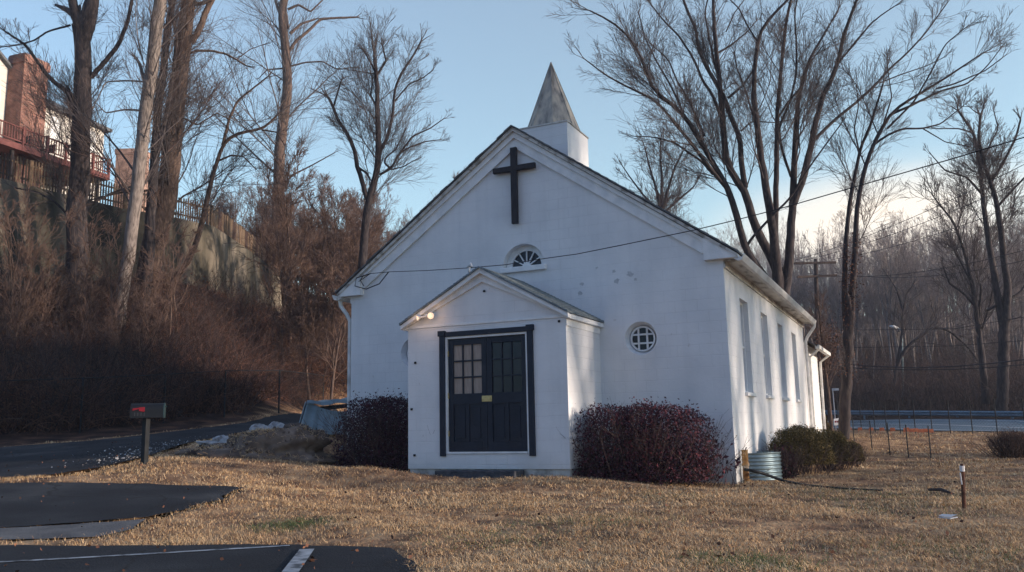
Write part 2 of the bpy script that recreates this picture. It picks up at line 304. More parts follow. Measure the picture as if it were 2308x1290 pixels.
M['juniper'] = mat('olive_needle', ((.15, (.03, .028, .012)), (.55, (.11, .085, .030)), (.85, (.25, .17, .06)), (1, (.42, .31, .13))), 2.5, 5, .8, island=.6)
M['grass'] = mat('dry_grass', ((.20, (.11, .075, .055)), (.38, (.39, .235, .125)), (.53, (.66, .44, .235)), (.78, (.84, .62, .36))), .65, 9, .9, island=.42, coord='Object')
def cracked(t, tcn, col, b):
    N = t.nodes.new; Lk = t.links.new; n = N('ShaderNodeTexNoise'); n.inputs['Scale'].default_value = 1.2; n.inputs['Detail'].default_value = 4; Lk(tcn.outputs['Object'], n.inputs['Vector'])
    mx = N('ShaderNodeMix'); mx.data_type = 'VECTOR'; mx.inputs[0].default_value = .35; Lk(tcn.outputs['Object'], mx.inputs[4]); Lk(n.outputs[1], mx.inputs[5])
    v = N('ShaderNodeTexVoronoi'); v.feature = 'DISTANCE_TO_EDGE'; v.inputs['Scale'].default_value = .75; Lk(mx.outputs[1], v.inputs['Vector'])
    r = N('ShaderNodeMapRange'); r.inputs[1].default_value = .0; r.inputs[2].default_value = .012; r.inputs[3].default_value = .85; r.inputs[4].default_value = 0; Lk(v.outputs['Distance'], r.inputs[0])
    m2 = N('ShaderNodeMix'); m2.data_type = 'RGBA'; Lk(r.outputs[0], m2.inputs[0]); Lk(col, m2.inputs[6]); m2.inputs[7].default_value = (.006, .006, .007, 1)
    g = N('ShaderNodeTexNoise'); g.inputs['Scale'].default_value = 55; g.inputs['Detail'].default_value = 3; Lk(tcn.outputs['Object'], g.inputs['Vector'])
    r2 = N('ShaderNodeMapRange'); r2.inputs[1].default_value = .62; r2.inputs[2].default_value = .72; r2.inputs[4].default_value = .55; Lk(g.outputs[0], r2.inputs[0])
    m3 = N('ShaderNodeMix'); m3.data_type = 'RGBA'; Lk(r2.outputs[0], m3.inputs[0]); Lk(m2.outputs[2], m3.inputs[6]); m3.inputs[7].default_value = (.05, .048, .045, 1); return m3.outputs[2]
M['asphalt'] = mat('asphalt', ((.3, (.006, .008, .013)), (.48, (.012, .015, .021)), (.58, (.022, .025, .031)), (.70, (.045, .048, .052))), .8, 10, .95, .6, 60, extra=cracked)
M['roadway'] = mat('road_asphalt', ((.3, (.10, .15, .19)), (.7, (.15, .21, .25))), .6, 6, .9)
M['concrete'] = mat('worn_concrete', ((.3, (.07, .07, .075)), (.7, (.15, .15, .15))), 3, 8, .95, .5, 40)
M['paint'] = mat('road_paint', ((.36, (.06, .07, .08)), (.48, (.26, .28, .30)), (.7, (.40, .43, .46))), 9, 8, .9)
M['paint_white'] = mat('white_paint', ((.3, (.6, .6, .6)), (.7, (.75, .75, .75))), 9, 8, .8)
M['steel'] = mat('dark_steel', ((.3, (.006, .008, .011)), (.7, (.014, .017, .02))), 9, 4, .7)
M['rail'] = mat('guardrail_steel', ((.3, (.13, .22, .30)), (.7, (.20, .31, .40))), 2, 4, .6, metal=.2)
M['plastic_bag'] = mat('white_bag', ((.36, (.13, .11, .10)), (.47, (.33, .33, .34)), (.7, (.52, .54, .56))), 5, 6, .5, .6, 12)
M['tarp'] = mat('blue_grey_tarp', ((.3, (.13, .185, .21)), (.7, (.26, .33, .36))), 2, 6, .5, .4, 8)
M['dirt'] = mat('dirt', ((.3, (.05, .035, .03)), (.5, (.13, .095, .075)), (.7, (.25, .19, .15))), 2.5, 8, .95, 1.0, 9)
M['mailbox'] = mat('black_mailbox', ((.3, (.004, .006, .009)), (.7, (.008, .010, .014))), 6, 4, .5)
M['mailfront'] = mat('mailbox_door', ((.3, (.015, .035, .04)), (.7, (.03, .06, .065))), 6, 4, .4)
M['red'] = mat('red_paint', ((.3, (.15, .006, .014)), (.7, (.21, .010, .02))), 6, 4, .5)
M['orange'] = mat('orange_mesh', ((.3, (.34, .10, .05)), (.7, (.46, .16, .08))), 6, 4, .8)
M['sign_white'] = mat('sign_white', ((.3, (.6, .6, .6)), (.7, (.75, .75, .75))), 6, 4, .6)
M['rustpost'] = mat('rusted_post', ((.3, (.05, .022, .015)), (.7, (.13, .055, .035))), 20, 6, .9, .4, 60)
M['pole'] = mat('pole_wood', ((.3, (.05, .035, .03)), (.7, (.12, .085, .07))), 4, 6, .9, stretch=(4, 4, .4))
def emis(name, c, s):
    m = bpy.data.materials.new(name); m.use_nodes = True; b = m.node_tree.nodes['Principled BSDF']
    b.inputs['Base Color'].default_value = (*c, 1); b.inputs['Emission Color'].default_value = (*c, 1); b.inputs['Emission Strength'].default_value = s; return m
M['bulb'] = emis('lit_bulb', (1, .62, .36), 5)
# ground: dry turf, leaf litter up the bank and in the woods
def ground_mat():
    m = bpy.data.materials.new('ground'); m.use_nodes = True; t = m.node_tree; b = t.nodes['Principled BSDF']; b.inputs['Roughness'].default_value = .95; b.inputs['Specular IOR Level'].default_value = .1
    N = t.nodes.new; Lk = t.links.new; tcn = N('ShaderNodeTexCoord')
    def noise(s, d, st=(1, 1, 1)):
        mp = N('ShaderNodeMapping'); mp.inputs['Scale'].default_value = st; Lk(tcn.outputs['Object'], mp.inputs[0])
        n = N('ShaderNodeTexNoise'); n.inputs['Scale'].default_value = s; n.inputs['Detail'].default_value = d; Lk(mp.outputs[0], n.inputs['Vector']); return n.outputs[0]
    def ramp(f, st):
        r = N('ShaderNodeValToRGB'); Lk(f, r.inputs[0]); e = r.color_ramp.elements; e[0].position, e[0].color = st[0][0], (*st[0][1], 1); e[1].position, e[1].color = st[-1][0], (*st[-1][1], 1)
        for p, c in st[1:-1]: q = e.new(p); q.color = (*c, 1)
        return r.outputs[0]
    turf = ramp(noise(2.2, 10), [(.30, (.09, .055, .04)), (.45, (.23, .135, .08)), (.6, (.40, .25, .14)), (.75, (.50, .34, .20))])
    green = ramp(noise(.35, 4), [(.62, (0, 0, 0)), (.75, (.5, .5, .5))])
    mx = N('ShaderNodeMix'); mx.data_type = 'RGBA'; Lk(green, mx.inputs[0]); Lk(turf, mx.inputs[6]); mx.inputs[7].default_value = (.13, .14, .06, 1)
    lit = ramp(noise(1.5, 9), [(.3, (.018, .012, .012)), (.5, (.055, .032, .026)), (.72, (.15, .08, .05))])
    at = N('ShaderNodeAttribute'); at.attribute_name = 'wood'
    m2 = N('ShaderNodeMix'); m2.data_type = 'RGBA'; Lk(at.outputs['Fac'], m2.inputs[0]); Lk(mx.outputs[2], m2.inputs[6]); Lk(lit, m2.inputs[7]); Lk(m2.outputs[2], b.inputs['Base Color'])
    bp = N('ShaderNodeBump'); bp.inputs['Strength'].default_value = 1; bp.inputs['Distance'].default_value = .04; Lk(noise(18, 8), bp.inputs['Height']); Lk(bp.outputs[0], b.inputs['Normal'])
    return m
M['ground'] = ground_mat()

# ------------------------------------------------------------------ ground and paving
def H(l): return [hit(*p) for p in l]
park = [Pz(-300, 1246, -.13), Pz(0, 1238, -.13), Pz(300, 1234, -.13), Pz(560, 1232, -.13), Pz(760, 1236, -.13), Pz(880, 1240, -.13), Pz(910, 1262, -.13), Pz(940, 1290, -.13), Pz(990, 1400, -.13), (-1.6, -14, 0), (-30, -14, 0), (-30, 3, 0)]
patch = H([(-900, 1110), (-300, 1098), (0, 1094), (300, 1094), (480, 1098), (550, 1102), (480, 1135), (400, 1158), (330, 1172), (160, 1184), (0, 1194), (-300, 1212), (-900, 1230)])
strip = H([(-900, 1236), (-300, 1214), (0, 1196), (160, 1186), (330, 1174), (300, 1196), (220, 1214), (0, 1222), (-300, 1234), (-900, 1246)])
drive = H([(-900, 1125), (-300, 1100), (0, 1082), (120, 1074), (210, 1060), (300, 1040), (400, 1008), (480, 990), (560, 975), (640, 965), (700, 958)])
drive += [Pd(790, 948, 33), Pd(800, 938, 42), Pd(745, 931, 44)]+H([(690, 936), (550, 955), (400, 974), (200, 996), (0, 1012), (-300, 1030), (-900, 1050)])
rd_n = [Pd(1500, 963, 60), Pd(1700, 965, 53), Pd(1840, 966, 47), Pd(2078, 972, 39), Pd(2308, 975, 32), Pd(2800, 985, 24), Pd(4200, 1000, 16)]
rd_f = [Pd(5200, 960, 22), Pd(2900, 952, 33), Pd(2308, 948, 42), Pd(2078, 948, 49), Pd(1840, 950, 58), Pd(1700, 950, 64), Pd(1500, 951, 72)]
roadp = rd_n+rd_f
PAVE = [park, patch, strip, drive, roadp]
def bumps(x, y):
    return .012*np.sin(2.1*x+1.3*np.sin(1.7*y))+.012*np.sin(2.6*y+1.1*np.sin(1.3*x+1))+.007*np.sin(6.3*x+2*np.sin(4*y))*np.sin(5.1*y)
def gtop(x, y):                                  # turf surface
    x = np.asarray(x, float); y = np.asarray(y, float); z = gz(x, y); ins = np.zeros(x.shape, bool)
    for p in PAVE: ins |= inpoly(x, y, p)
    return z+np.where(ins, -.07, bumps(x, y))
def axis(lo, hi, c, n, s):
    t = np.linspace(-1, 1, n); a = np.sinh(t*s)/np.sinh(s); return np.where(a < 0, c+a*(c-lo), c+a*(hi-c))
gx = axis(-600, 600, -5, 420, 6.0); gy = axis(-200, 1000, 12, 420, 6.2)
GX, GY = np.meshgrid(gx, gy); GZ = np.zeros_like(GX)
for i in range(len(gy)): GZ[i] = gtop(GX[i], GY[i])
nx, ny = len(gx), len(gy); ii = (np.arange(ny-1)[:, None]*nx+np.arange(nx-1)[None]).ravel()
g = meshnp('ground', np.stack([GX, GY, GZ], -1), [np.stack([ii, ii+1, ii+nx+1, ii+nx], 1)], M['ground'], smooth=True)
tag(g, kind='structure')
# where the leaf litter takes over from turf: the bank and the woods across the road
upx, upy, dpt = to_px(np.stack([GX, GY, GZ], -1))
bank_line = [tuple(p[:2]) for p in H([(-900, 1052), (-300, 1032), (0, 1008), (200, 992), (400, 970), (550, 951), (690, 932)])]
woodpoly = bank_line+[tuple(Pd(745, 928, 46)[:2]), tuple(Pd(900, 900, 50)[:2]), tuple(Pd(1480, 950, 74)[:2])]+[tuple(p[:2]) for p in rd_f[::-1]]+[(600, 50), (600, 1000), (-600, 1000), (-600, -10)]
wood = inpoly(GX, GY, woodpoly).astype(np.float32)
at = g.data.attributes.new('wood', 'FLOAT', 'POINT'); at.data.foreach_set('value', wood.ravel())
def sheet(name, poly, m, off=.02, step=.35, rough=0):
    if rough:
        rr = np.random.default_rng(len(poly)); q = []
        for i in range(len(poly)):
            a, c = np.array(poly[i][:2], float), np.array(poly[(i+1) % len(poly)][:2], float); L_ = np.linalg.norm(c-a); k = max(1, min(80, int(L_/.18)))
            for j in range(k): q.append(a+(c-a)*j/k+rr.normal(size=2)*rough*(j > 0))
        poly = q
    poly = [Vector((float(p[0]), float(p[1]), 0)) for p in poly]; bm = bmesh.new()
    vs = [bm.verts.new(p) for p in poly]; bm.faces.new(vs)
    xs = [p.x for p in poly]; ys = [p.y for p in poly]
    for a, lo, hi in ((0, min(xs), max(xs)), (1, min(ys), max(ys))):
        st = max(step, (hi-lo)/90); k = lo+st
        while k < hi:
            co = (k, 0, 0) if a == 0 else (0, k, 0); no = (1, 0, 0) if a == 0 else (0, 1, 0)
            bmesh.ops.bisect_plane(bm, geom=bm.verts[:]+bm.edges[:]+bm.faces[:], plane_co=co, plane_no=no); k += st
    cs = np.array([v.co[:] for v in bm.verts]); zz = gz(cs[:, 0], cs[:, 1])+off
    for v, z_ in zip(bm.verts, zz): v.co.z = z_
    bmesh.ops.recalc_face_normals(bm, faces=bm.faces)
    me = bpy.data.meshes.new(name); bm.to_mesh(me); bm.free(); me.materials.append(m)
    o = bpy.data.objects.new(name, me); COL.objects.link(o); return o
tag(sheet('parking_lot', park, M['asphalt'], rough=.022), kind='structure')
tag(sheet('asphalt_apron', patch, M['asphalt'], rough=.03), kind='structure')
tag(sheet('concrete_strip', strip, M['concrete'], .014, rough=.025), kind='structure')
tag(sheet('driveway', drive, M['asphalt'], .03, rough=.03), kind='structure')
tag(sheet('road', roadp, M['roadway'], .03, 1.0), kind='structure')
def band(a, b, w0, w1):
    a = np.array(a[:2]); b = np.array(b[:2]); t = (b-a)/np.linalg.norm(b-a); n = np.array([-t[1], t[0]])
    return [tuple(a+n*w0/2), tuple(a-n*w0/2), tuple(b-n*w1/2), tuple(b+n*w1/2)]
a_ = Pz(0, 1268, -.11); b_ = Pz(588, 1235, -.11); dd = (b_-a_)
tag(sheet('painted_line', band(a_-dd*1.5, b_+dd*.12, .075, .075), M['paint'], .026), kind='structure')
a_ = Pz(692, 1240, -.11); b_ = Pz(655, 1290, -.11); dd = (b_-a_)
tag(sheet('painted_line', band(a_, b_+dd*2.5, .12, .12), M['paint'], .0285), kind='structure')
def mid(t): return [a+(b-a)*t for a, b in zip(rd_n, rd_f[::-1])]
for t in (.1, .9):
    q = mid(t)
    tag(sheet('lane_line', mid(t-.012)+mid(t+.012)[::-1], M['paint_white'], .04, 2), kind='structure')
tag(sheet('lane_line', mid(.49)+mid(.51)[::-1], M['paint_white'], .04, 2), kind='structure')

# ------------------------------------------------------------------ church
XL, XR, YF, YB = -11.04, -2.94, 15.2, 26.75
XM = (XL+XR)/2; ZE = 3.92; ZS = 3.715; SL = (6.78-ZE)/((XR-XL)/2)      # eave height at the wall, roof slope
def ztop(x): return ZE+(XR-XM-abs(x-XM))*SL
church = empty('church', (XM, YF, 0)); tag(church, 'small white painted block church with a black cross and a metal spire', 'church')
def carve(o, cutters):
    for c in cutters:
        md = o.modifiers.new('cut', 'BOOLEAN'); md.object = c; md.operation = 'DIFFERENCE'; md.solver = 'EXACT'
    dg = bpy.context.evaluated_depsgraph_get(); me = bpy.data.meshes.new_from_object(o.evaluated_get(dg))
    o.modifiers.clear(); old = o.data; nm = old.name; o.data = me; bpy.data.meshes.remove(old); me.name = nm
    for c in cutters: m_ = c.data; bpy.data.objects.remove(c); bpy.data.meshes.remove(m_)
def cyl_pts(x, y, z, r, n=40, a0=0, a1=2*math.pi):
    return [(x+r*math.cos(a0+(a1-a0)*i/n), y, z+r*math.sin(a0+(a1-a0)*i/n)) for i in range(n+(0 if a1-a0 > 6.2 else 1))]
b = MB(); b.prism([(XL, YF, -.6), (XR, YF, -.6), (XR, YF, ZE), (XM, YF, ztop(XM)), (XL, YF, ZE)], (0, YB-YF, 0))
body = b.build('wall', [M['wall_x'], M['wall_y']], church)
SW = [16.58, 19.04, 21.49, 24.03]; WW, WZ0, WZ1 = .87, 1.40, 3.22
RC = [(-4.53, 2.415), (2*XM+4.53, 2.415)]; FX, FZ, FR = -6.88, 4.0, .46
cut = []
for x, z in RC:                                   # splayed round recesses
    c = MB(); n = 40
    o1 = cyl_pts(x, YF-.01, z, .315, n); o2 = cyl_pts(x, YF+.20, z, .235, n); k = 0
    c.v = o1+o2; c.f = [tuple(range(n)), tuple(range(n, 2*n))]+[(i, (i+1) % n, n+(i+1) % n, n+i) for i in range(n)]; c.m = [0]*(n+2)
    cut.append(c.build('c', M['wall_x']))
c = MB(); c.prism(cyl_pts(FX, YF-.01, FZ, FR, 32, 0, math.pi), (0, .26, 0)); cut.append(c.build('c', M['wall_x']))
for y in SW:
    cut.append(MB().box((XR-.20, y, WZ0), (XR+.02, y+WW, WZ1)).build('c', M['wall_y'])); cut.append(MB().box((XL-.02, y, WZ0), (XL+.20, y+WW, WZ1)).build('c', M['wall_y']))
carve(body, cut)
for p in body.data.polygons: p.material_index = 1 if abs(p.normal.x) > .7 else 0
# round windows: disc of glass, ring and a 3 x 3 grid of muntins
for x, z in RC:
    gl = MB(); gl.prism(cyl_pts(x, YF+.17, z, .232, 32), (0, .02, 0)); w_ = gl.build('round_window', M['glass'], church)
    fr = MB(); n = 32; A = cyl_pts(x, YF+.13, z, .240, n); B = cyl_pts(x, YF+.13, z, .208, n); k = A+B+[(p[0], YF+.17, p[2]) for p in A]+[(p[0], YF+.17, p[2]) for p in B]
    fr.v = k
    for i in range(n):
        j = (i+1) % n
        for q in ((i, j, n+j, n+i), (n+i, n+j, 3*n+j, 3*n+i)): fr.f.append(q); fr.m.append(0)
    for s in (-.082, .082):
        hl = math.sqrt(.214**2-s*s)
        fr.box((x+s-.016, YF+.135, z-hl), (x+s+.016, YF+.168, z+hl)); fr.box((x-hl, YF+.139, z+s-.016), (x+hl, YF+.166, z+s+.016))
    fr.build('frame', M['trim'], w_)
# half-round fan window
gl = MB(); gl.prism(cyl_pts(FX, YF+.20, FZ, .34, 32, 0, math.pi), (0, .02, 0)); fw = gl.build('fan_window', M['glass'], church)
fr = MB(); n = 32; A = cyl_pts(FX, YF+.16, FZ+.02, .45, n, 0, math.pi); B = cyl_pts(FX, YF+.16, FZ+.02, .325, n, 0, math.pi)
for i in range(n): fr.poly([A[i], A[i+1], B[i+1], B[i]]); fr.poly([B[i], B[i+1], (B[i+1][0], YF+.2, B[i+1][2]), (B[i][0], YF+.2, B[i][2])])
for k in range(1, 6):
    a = math.pi*k/6; d = Vector((math.cos(a), 0, math.sin(a))); c0 = Vector((FX, YF+.18, FZ+.02)); fr.beam(c0+d*.06, c0+d*.34, .022, .035, up=(0, 1, 0))
fr.prism(cyl_pts(FX, YF+.155, FZ+.018, .095, 16, 0, math.pi), (0, .045, 0)); fr.box((FX-.44, YF+.15, FZ), (FX+.44, YF+.2, FZ+.035))
fr.build('frame', M['trim'], fw)
MB().box((FX-.50, YF-.07, FZ-.11), (FX+.50, YF+.1, FZ-.004)).build('sill', M['trim'], fw, .012)
for sx, X0 in ((1, XR), (-1, XL)):
    for y in SW:
        p = MB(); p.box((X0-sx*.185, y, WZ0), (X0-sx*.14, y+WW, WZ1)); w_ = p.build('side_window', M['panel'], church)
        f_ = MB(); xx0, xx1 = X0-sx*.14, X0-sx*.10
        f_.box((xx0, y, WZ0), (xx1, y+.05, WZ1)); f_.box((xx0, y+WW-.05, WZ0), (xx1, y+WW, WZ1)); f_.box((xx0, y+.05, WZ1-.05), (xx1, y+WW-.05, WZ1)); f_.box((xx0, y+.05, WZ0), (xx1, y+WW-.05, WZ0+.05)); f_.box((xx0, y+.05, 2.29), (xx1-sx*.008, y+WW-.05, 2.33))
        f_.build('frame', M['trim'], w_)
        MB().box((X0-sx*.1, y-.05, WZ0-.07), (X0+sx*.06, y+WW+.05, WZ0+.003)).build('sill', M['trim'], w_, .01)
# main roof: two slabs with a ragged shingle edge, rakes, soffits and gutters
OV, OY = .31, .16; TH = .10
def slab(name, side, y0, y1, mate, xm, xe, z_e, sl, th, parent, ragged=0):
    # from ridge xm down to eave x xe
    rg = np.random.default_rng(3); b = MB(); nrow = 26; ncol = 3; zr = z_e+abs(xe-xm)*sl
    for i in range(nrow):
        t0, t1 = i/nrow, (i+1)/nrow; xa, xb = xm+(xe-xm)*t0, xm+(xe-xm)*t1
        za, zb = zr-abs(xa-xm)*sl, zr-abs(xb-xm)*sl
        j0 = rg.uniform(-ragged, ragged*.5)
        ya = y0+j0
        b.poly([(xa, ya, za+th), (xb, ya, zb+th+.012), (xb, y1, zb+th+.012), (xa, y1, za+th)][::side])
        b.poly([(xb, ya, zb+th+.012), (xb, ya, zb+th-.002), (xb, y1, zb+th-.002), (xb, y1, zb+th+.012)])
        b.poly([(xa, ya, za+th), (xb, ya, zb+th+.012), (xb, ya, zb+th-.03), (xa, ya, za+th-.03)])
        b.poly([(xa, ya, za+th-.03), (xb, ya, zb+th-.03), (xb, y1, zb+th-.03), (xa, y1, za+th-.03)])
        b.poly([(xa, y1, za+th), (xb, y1, zb+th+.012), (xb, y1, zb+th-.03), (xa, y1, za+th-.03)])
    b.poly([(xe, y0, z_e+th), (xe, y1, z_e+th), (xe, y1, z_e+th-.03), (xe, y0, z_e+th-.03)])
    return b.build(name, mate, parent)
for s in (1, -1):
    xe = XM+s*((XR-XL)/2+OV); ze = ZE-OV*SL+.02
    slab('roof', s, YF-OY-.03, YB+.15, M['shingle'], XM, xe, ze+.012, SL, TH, church, .03)
    xw = XM+s*(XR-XL)/2
    # deck under the shingles
    r = MB(); zr = ze+abs(xe-XM)*SL
    r.prism([(XM, YF-OY, zr), (xe-s*.03, YF-OY, ze+.02), (xe-s*.03, YF-OY, ze+.078), (XM, YF-OY, zr+.078)], (0, YB+.12-YF+OY, 0)); r.build('roof_deck', M['old_trim'], church)
    # rake boards: a broad board and a stepped moulding under it
    rk = MB(); k = .30
    rk.prism([(XM, YF-.055, zr-.04), (xw, YF-.055, ZE-.02), (xw, YF-.055, ZE-.04), (xw-s*.36, YF-.055, ZE-.04), (XM, YF-.055, zr-.04-k)], (0, .052, 0))
    rk.prism([(XM, YF-.10, zr-.005), (xe-s*.02, YF-.10, ze-.003), (xe-s*.02, YF-.10, ze-.06), (XM, YF-.10, zr-.13)], (0, .046, 0))
    rk.build('rake_board', M['trim'], church)
    # boxed eave return
    bx = MB(); bx.prism([(xw-s*.32, YF-.135, ZS+.02), (xe-s*.02, YF-.135, ZS+.02), (xe-s*.02, YF-.135, ze+.06), (xw-s*.30, YF-.135, ztop(xw-s*.30)+.02)], (0, .134, 0)); bx.build('eave_return', M['trim'], church); bx = MB()
    bx.box((xw+s*.004, YF, ZS-.01), (xe-s*.05, YB+.1, ZS+.02)); bx.box((xe-s*.05, YF+.001, ZS-.04), (xe-s*.02, YB+.1, ze+.06)); bx.box((xw+s*.003, YF+.002, ZS-.13), (xw+s*.03, YB, ZS-.012))
    bx.build('soffit', M['old_trim'] if s > 0 else M['trim'], church)
    ZG = ze+.045; gt = MB(); prof = [(xe-s*.016, ZG-.085), (xe+s*.045, ZG-.075), (xe+s*.085, ZG+.0), (xe+s*.095, ZG+.035), (xe+s*.083, ZG+.035), (xe+s*.06, ZG-.02), (xe-s*.016, ZG-.03)]
    gt.prism([(x_, YF-.16, z_-.02) for x_, z_ in prof], (0, YB+.1-YF+.16, 0)); gt.build('gutter', M['gutter'], church)
ds = MB(); ds.tube([(XR+.36, YB-.1, 3.72), (XR+.34, YB-.1, 3.58), (XR+.12, YB-.1, 3.28), (XR+.07, YB-.1, 3.15), (XR+.07, YB-.1, -.1)], .045, 8); ds.build('downspout', M['gutter'], church)
ds = MB(); ds.tube([(XL-.34, YF+.05, 3.72), (XL-.32, YF+.05, 3.55), (XL-.16, YF+.05, 3.36), (XL-.07, YF+.05, 3.2), (XL-.07, YF+.05, .1)], .045, 8); ds.build('downspout', M['gutter'], church)
# peeled paint right of the fan window
rgk = np.random.default_rng(6)
for px, py, r in ((1383, 612, .05), (1390, 634, .07), (1420, 618, .075), (1432, 630, .04), (1312, 640, .05), (1308, 662, .06), (1345, 604, .03)):
    q = Py(px, py, YF-.003); k = 11; pts = [(q[0]+r*rgk.uniform(.4, 1.2)*math.cos(6.283*i/k), YF-.0035, q[2]+r*rgk.uniform(.3, .95)*math.sin(6.283*i/k)) for i in range(k)]
    b = MB(); b.prism(pts, (0, .003, 0)); b.build('paint_flake', M['flake'], church)
# cross
cr = MB(); cr.box((XM-.075, YF-.13, 4.87), (XM+.06, YF-.055, 6.46)); cr.box((XM-.475, YF-.134, 5.965), (XM+.465, YF-.05, 6.075)); cr.box((XM-.03, YF-.06, 5.1), (XM+.03, YF+.01, 6.2)); cr.build('cross', M['dark_wood'], church, .008)
# steeple: a square box astride the ridge with an eight-sided metal spire
SB = Py(1278, 274, 18.6); half = .62
sy = 16.6; sx0, sx1 = XM-.6, XM+.6; zt = 7.40
st = MB(); st.box((sx0, sy, 6.0), (sx1, sy+1.31, zt)); stb = st.build('steeple_base', M['wall_y'], church)
st = MB(); st.box((sx0-.02, sy-.02, zt+.002), (sx1+.02, sy+1.33, zt+.03)); st.build('cap', M['old_trim'], stb)
sp = MB(); cxs, cys = XM, sy+.655; ap = (cxs, cys, 9.15); rb = half*.93/math.cos(math.pi/8)
ring = [(cxs+rb*math.cos(math.pi/8+i*math.pi/4), cys+rb*math.sin(math.pi/8+i*math.pi/4), zt+.04) for i in range(8)]
for i in range(8): sp.poly([ring[i], ring[(i+1) % 8], ap])
for i in range(8): sp.beam(ring[i], ap, .022, .022)
sp.build('spire', M['spire'], stb)
# porch
px0, px1, py0 = -8.50, -5.33, 13.484; pm = (px0+px1)/2; pze = 2.75; psl = (3.62-pze)/((px1-px0)/2)
b = MB(); b.prism([(px0, py0, .13), (px1, py0, .13), (px1, py0, pze), (pm, py0, pze+(px1-pm)*psl), (px0, py0, pze)], (0, YF-py0-.003, 0)); porch = b.build('porch', [M['wall_x'], M['wall_y']], church)
dx0, dx1, dz0, dz1 = -7.66, -6.10, .42, 2.44
carve(porch, [MB().box((dx0-.03, py0-.02, dz0-.03), (dx1+.03, py0+.10, dz1+.03)).build('c', M['wall_x'])])
for p in porch.data.polygons: p.material_index = 1 if abs(p.normal.x) > .7 else 0
MB().box((px0+.02, py0+.03, -.5), (px1-.02, YF-.004, .13)).build('foundation', M['found'], porch)
for s in (1, -1):
    xe = pm+s*((px1-px0)/2+.10); ze = pze-.10*psl+.03
    slab('porch_roof', s, py0-.16, YF-.004, M['porch_shingle'], pm, xe, ze, psl, .055, porch, .012)
    xw = pm+s*(px1-px0)/2; zr = ze+abs(xe-pm)*psl
    rk = MB(); rk.prism([(pm, py0-.045, zr+.01), (xe, py0-.045, ze+.005), (xw, py0-.045, pze-.03), (pm, py0-.045, zr-.21)], (0, .043, 0))
    rk.prism([(pm, py0-.13, zr+.024), (xe-s*.01, py0-.13, ze+.018), (xe-s*.01, py0-.13, ze-.055), (pm, py0-.13, zr-.06)], (0, .083, 0)); rk.build('porch_rake', M['trim'], porch)
    fs = MB(); fs.box((xw+s*.004, py0-.04, pze-.09), (xe-s*.012, YF-.006, ze+.012)); fs.build('porch_fascia', M['trim'], porch)
bd = MB(); bd.box((px0, py0-.018, pze-.065), (px1, py0+.002, pze-.03)); bd.box((px1-.002, py0, pze-.21), (px1+.016, YF-.006, pze-.092)); bd.build('trim_board', M['trim'], porch)
for x_, z_ in ((px0+.08, 1.2), (px0+.16, 2.05), (px1-.12, 2.62), (px0+.14, .37), (pm+.03, 3.27)): MB().box((x_-.02, py0-.025, z_-.02), (x_+.02, py0+.002, z_+.02)).build('wall_bracket', M['steel'], porch, .006)
# door frame: dark posts with corner blocks, white inner lining
fr = MB(); o = .10
fr.box((-7.81, py0-.045, .35), (-7.70, py0-.001, 2.50)); fr.box((-6.055, py0-.045, .35), (-5.945, py0-.001, 2.50))
fr.box((-7.70, py0-.04, 2.485), (-6.055, py0-.001, 2.575))
fr.box((-7.835, py0-.06, 2.50), (-7.69, py0-.001, 2.60)); fr.box((-6.065, py0-.06, 2.50), (-5.92, py0-.001, 2.60))
fr.build('door_frame', M['frame'], porch, .005)
ln = MB(); ln.box((-7.70, py0-.012, .39), (-7.665, py0+.095, 2.485)); ln.box((-6.095, py0-.012, .39), (-6.055, py0+.095, 2.485)); ln.box((-7.665, py0-.012, 2.446), (-6.095, py0+.09, 2.485)); ln.box((-7.665, py0-.03, .395), (-6.095, py0+.09, .425)); ln.build('door_lining', M['trim'], porch)
dmid = (dx0+dx1)/2
for k, (a, c_) in enumerate(((dx0+.002, dmid-.003), (dmid+.003, dx1-.002))):
    y0, y1 = py0+.03, py0+.075; d = MB(); zp0, zp1 = 1.45, 2.33; xa, xb = a+.10, c_-.10
    d.box((a, y0, .43), (xa, y1, 2.44)); d.box((xb, y0, .43), (c_, y1, 2.44)); d.box((xa, y0, zp1), (xb, y1, 2.44)); d.box((xa, y0, 1.26), (xb, y1, zp0)); d.box((xa, y0, .43), (xb, y1, .60)); d.box((xa, y0+.02, .60), (xb, y1, 1.26))
    m2 = (xa+xb)/2; d.box((m2-.03, y0+.003, .60), (m2+.03, y0+.02, 1.26))
    for q0, q1 in ((xa+.04, m2-.06), (m2+.06, xb-.04)): d.box((q0, y0+.01, .66), (q1, y0+.02, 1.20))
    for i in (1, 2):
        xx = xa+(xb-xa)*i/3; d.box((xx-.014, y0+.005, zp0), (xx+.014, y0+.03, zp1)); zz = zp0+(zp1-zp0)*i/3; d.box((xa, y0+.007, zz-.014), (xb, y0+.028, zz+.014))
    do = d.build('door', M['door'], church, .003)
    gl = MB(); gl.box((xa, y0+.031, zp0), (xb, y0+.040, zp1)); pn = gl.build('window_pane', M['curtain'] if k == 0 else M['glass'], do)
    if k == 0: pn['label'] = 'curtained tan pane'
    if k == 0:
        for z_ in (.75, 1.42, 2.18): MB().box((a-.012, y0-.012, z_-.05), (a+.012, y0+.004, z_+.05)).build('hinge', M['brass'], do)
        ms = MB(); ms.box((dmid-.10, y0-.012, 1.295), (dmid+.10, y0-.003, 1.40)); ms.box((dmid-.075, y0-.026, 1.325), (dmid+.075, y0-.012, 1.375)); ms.build('mail_slot', M['brass'], do, .004)
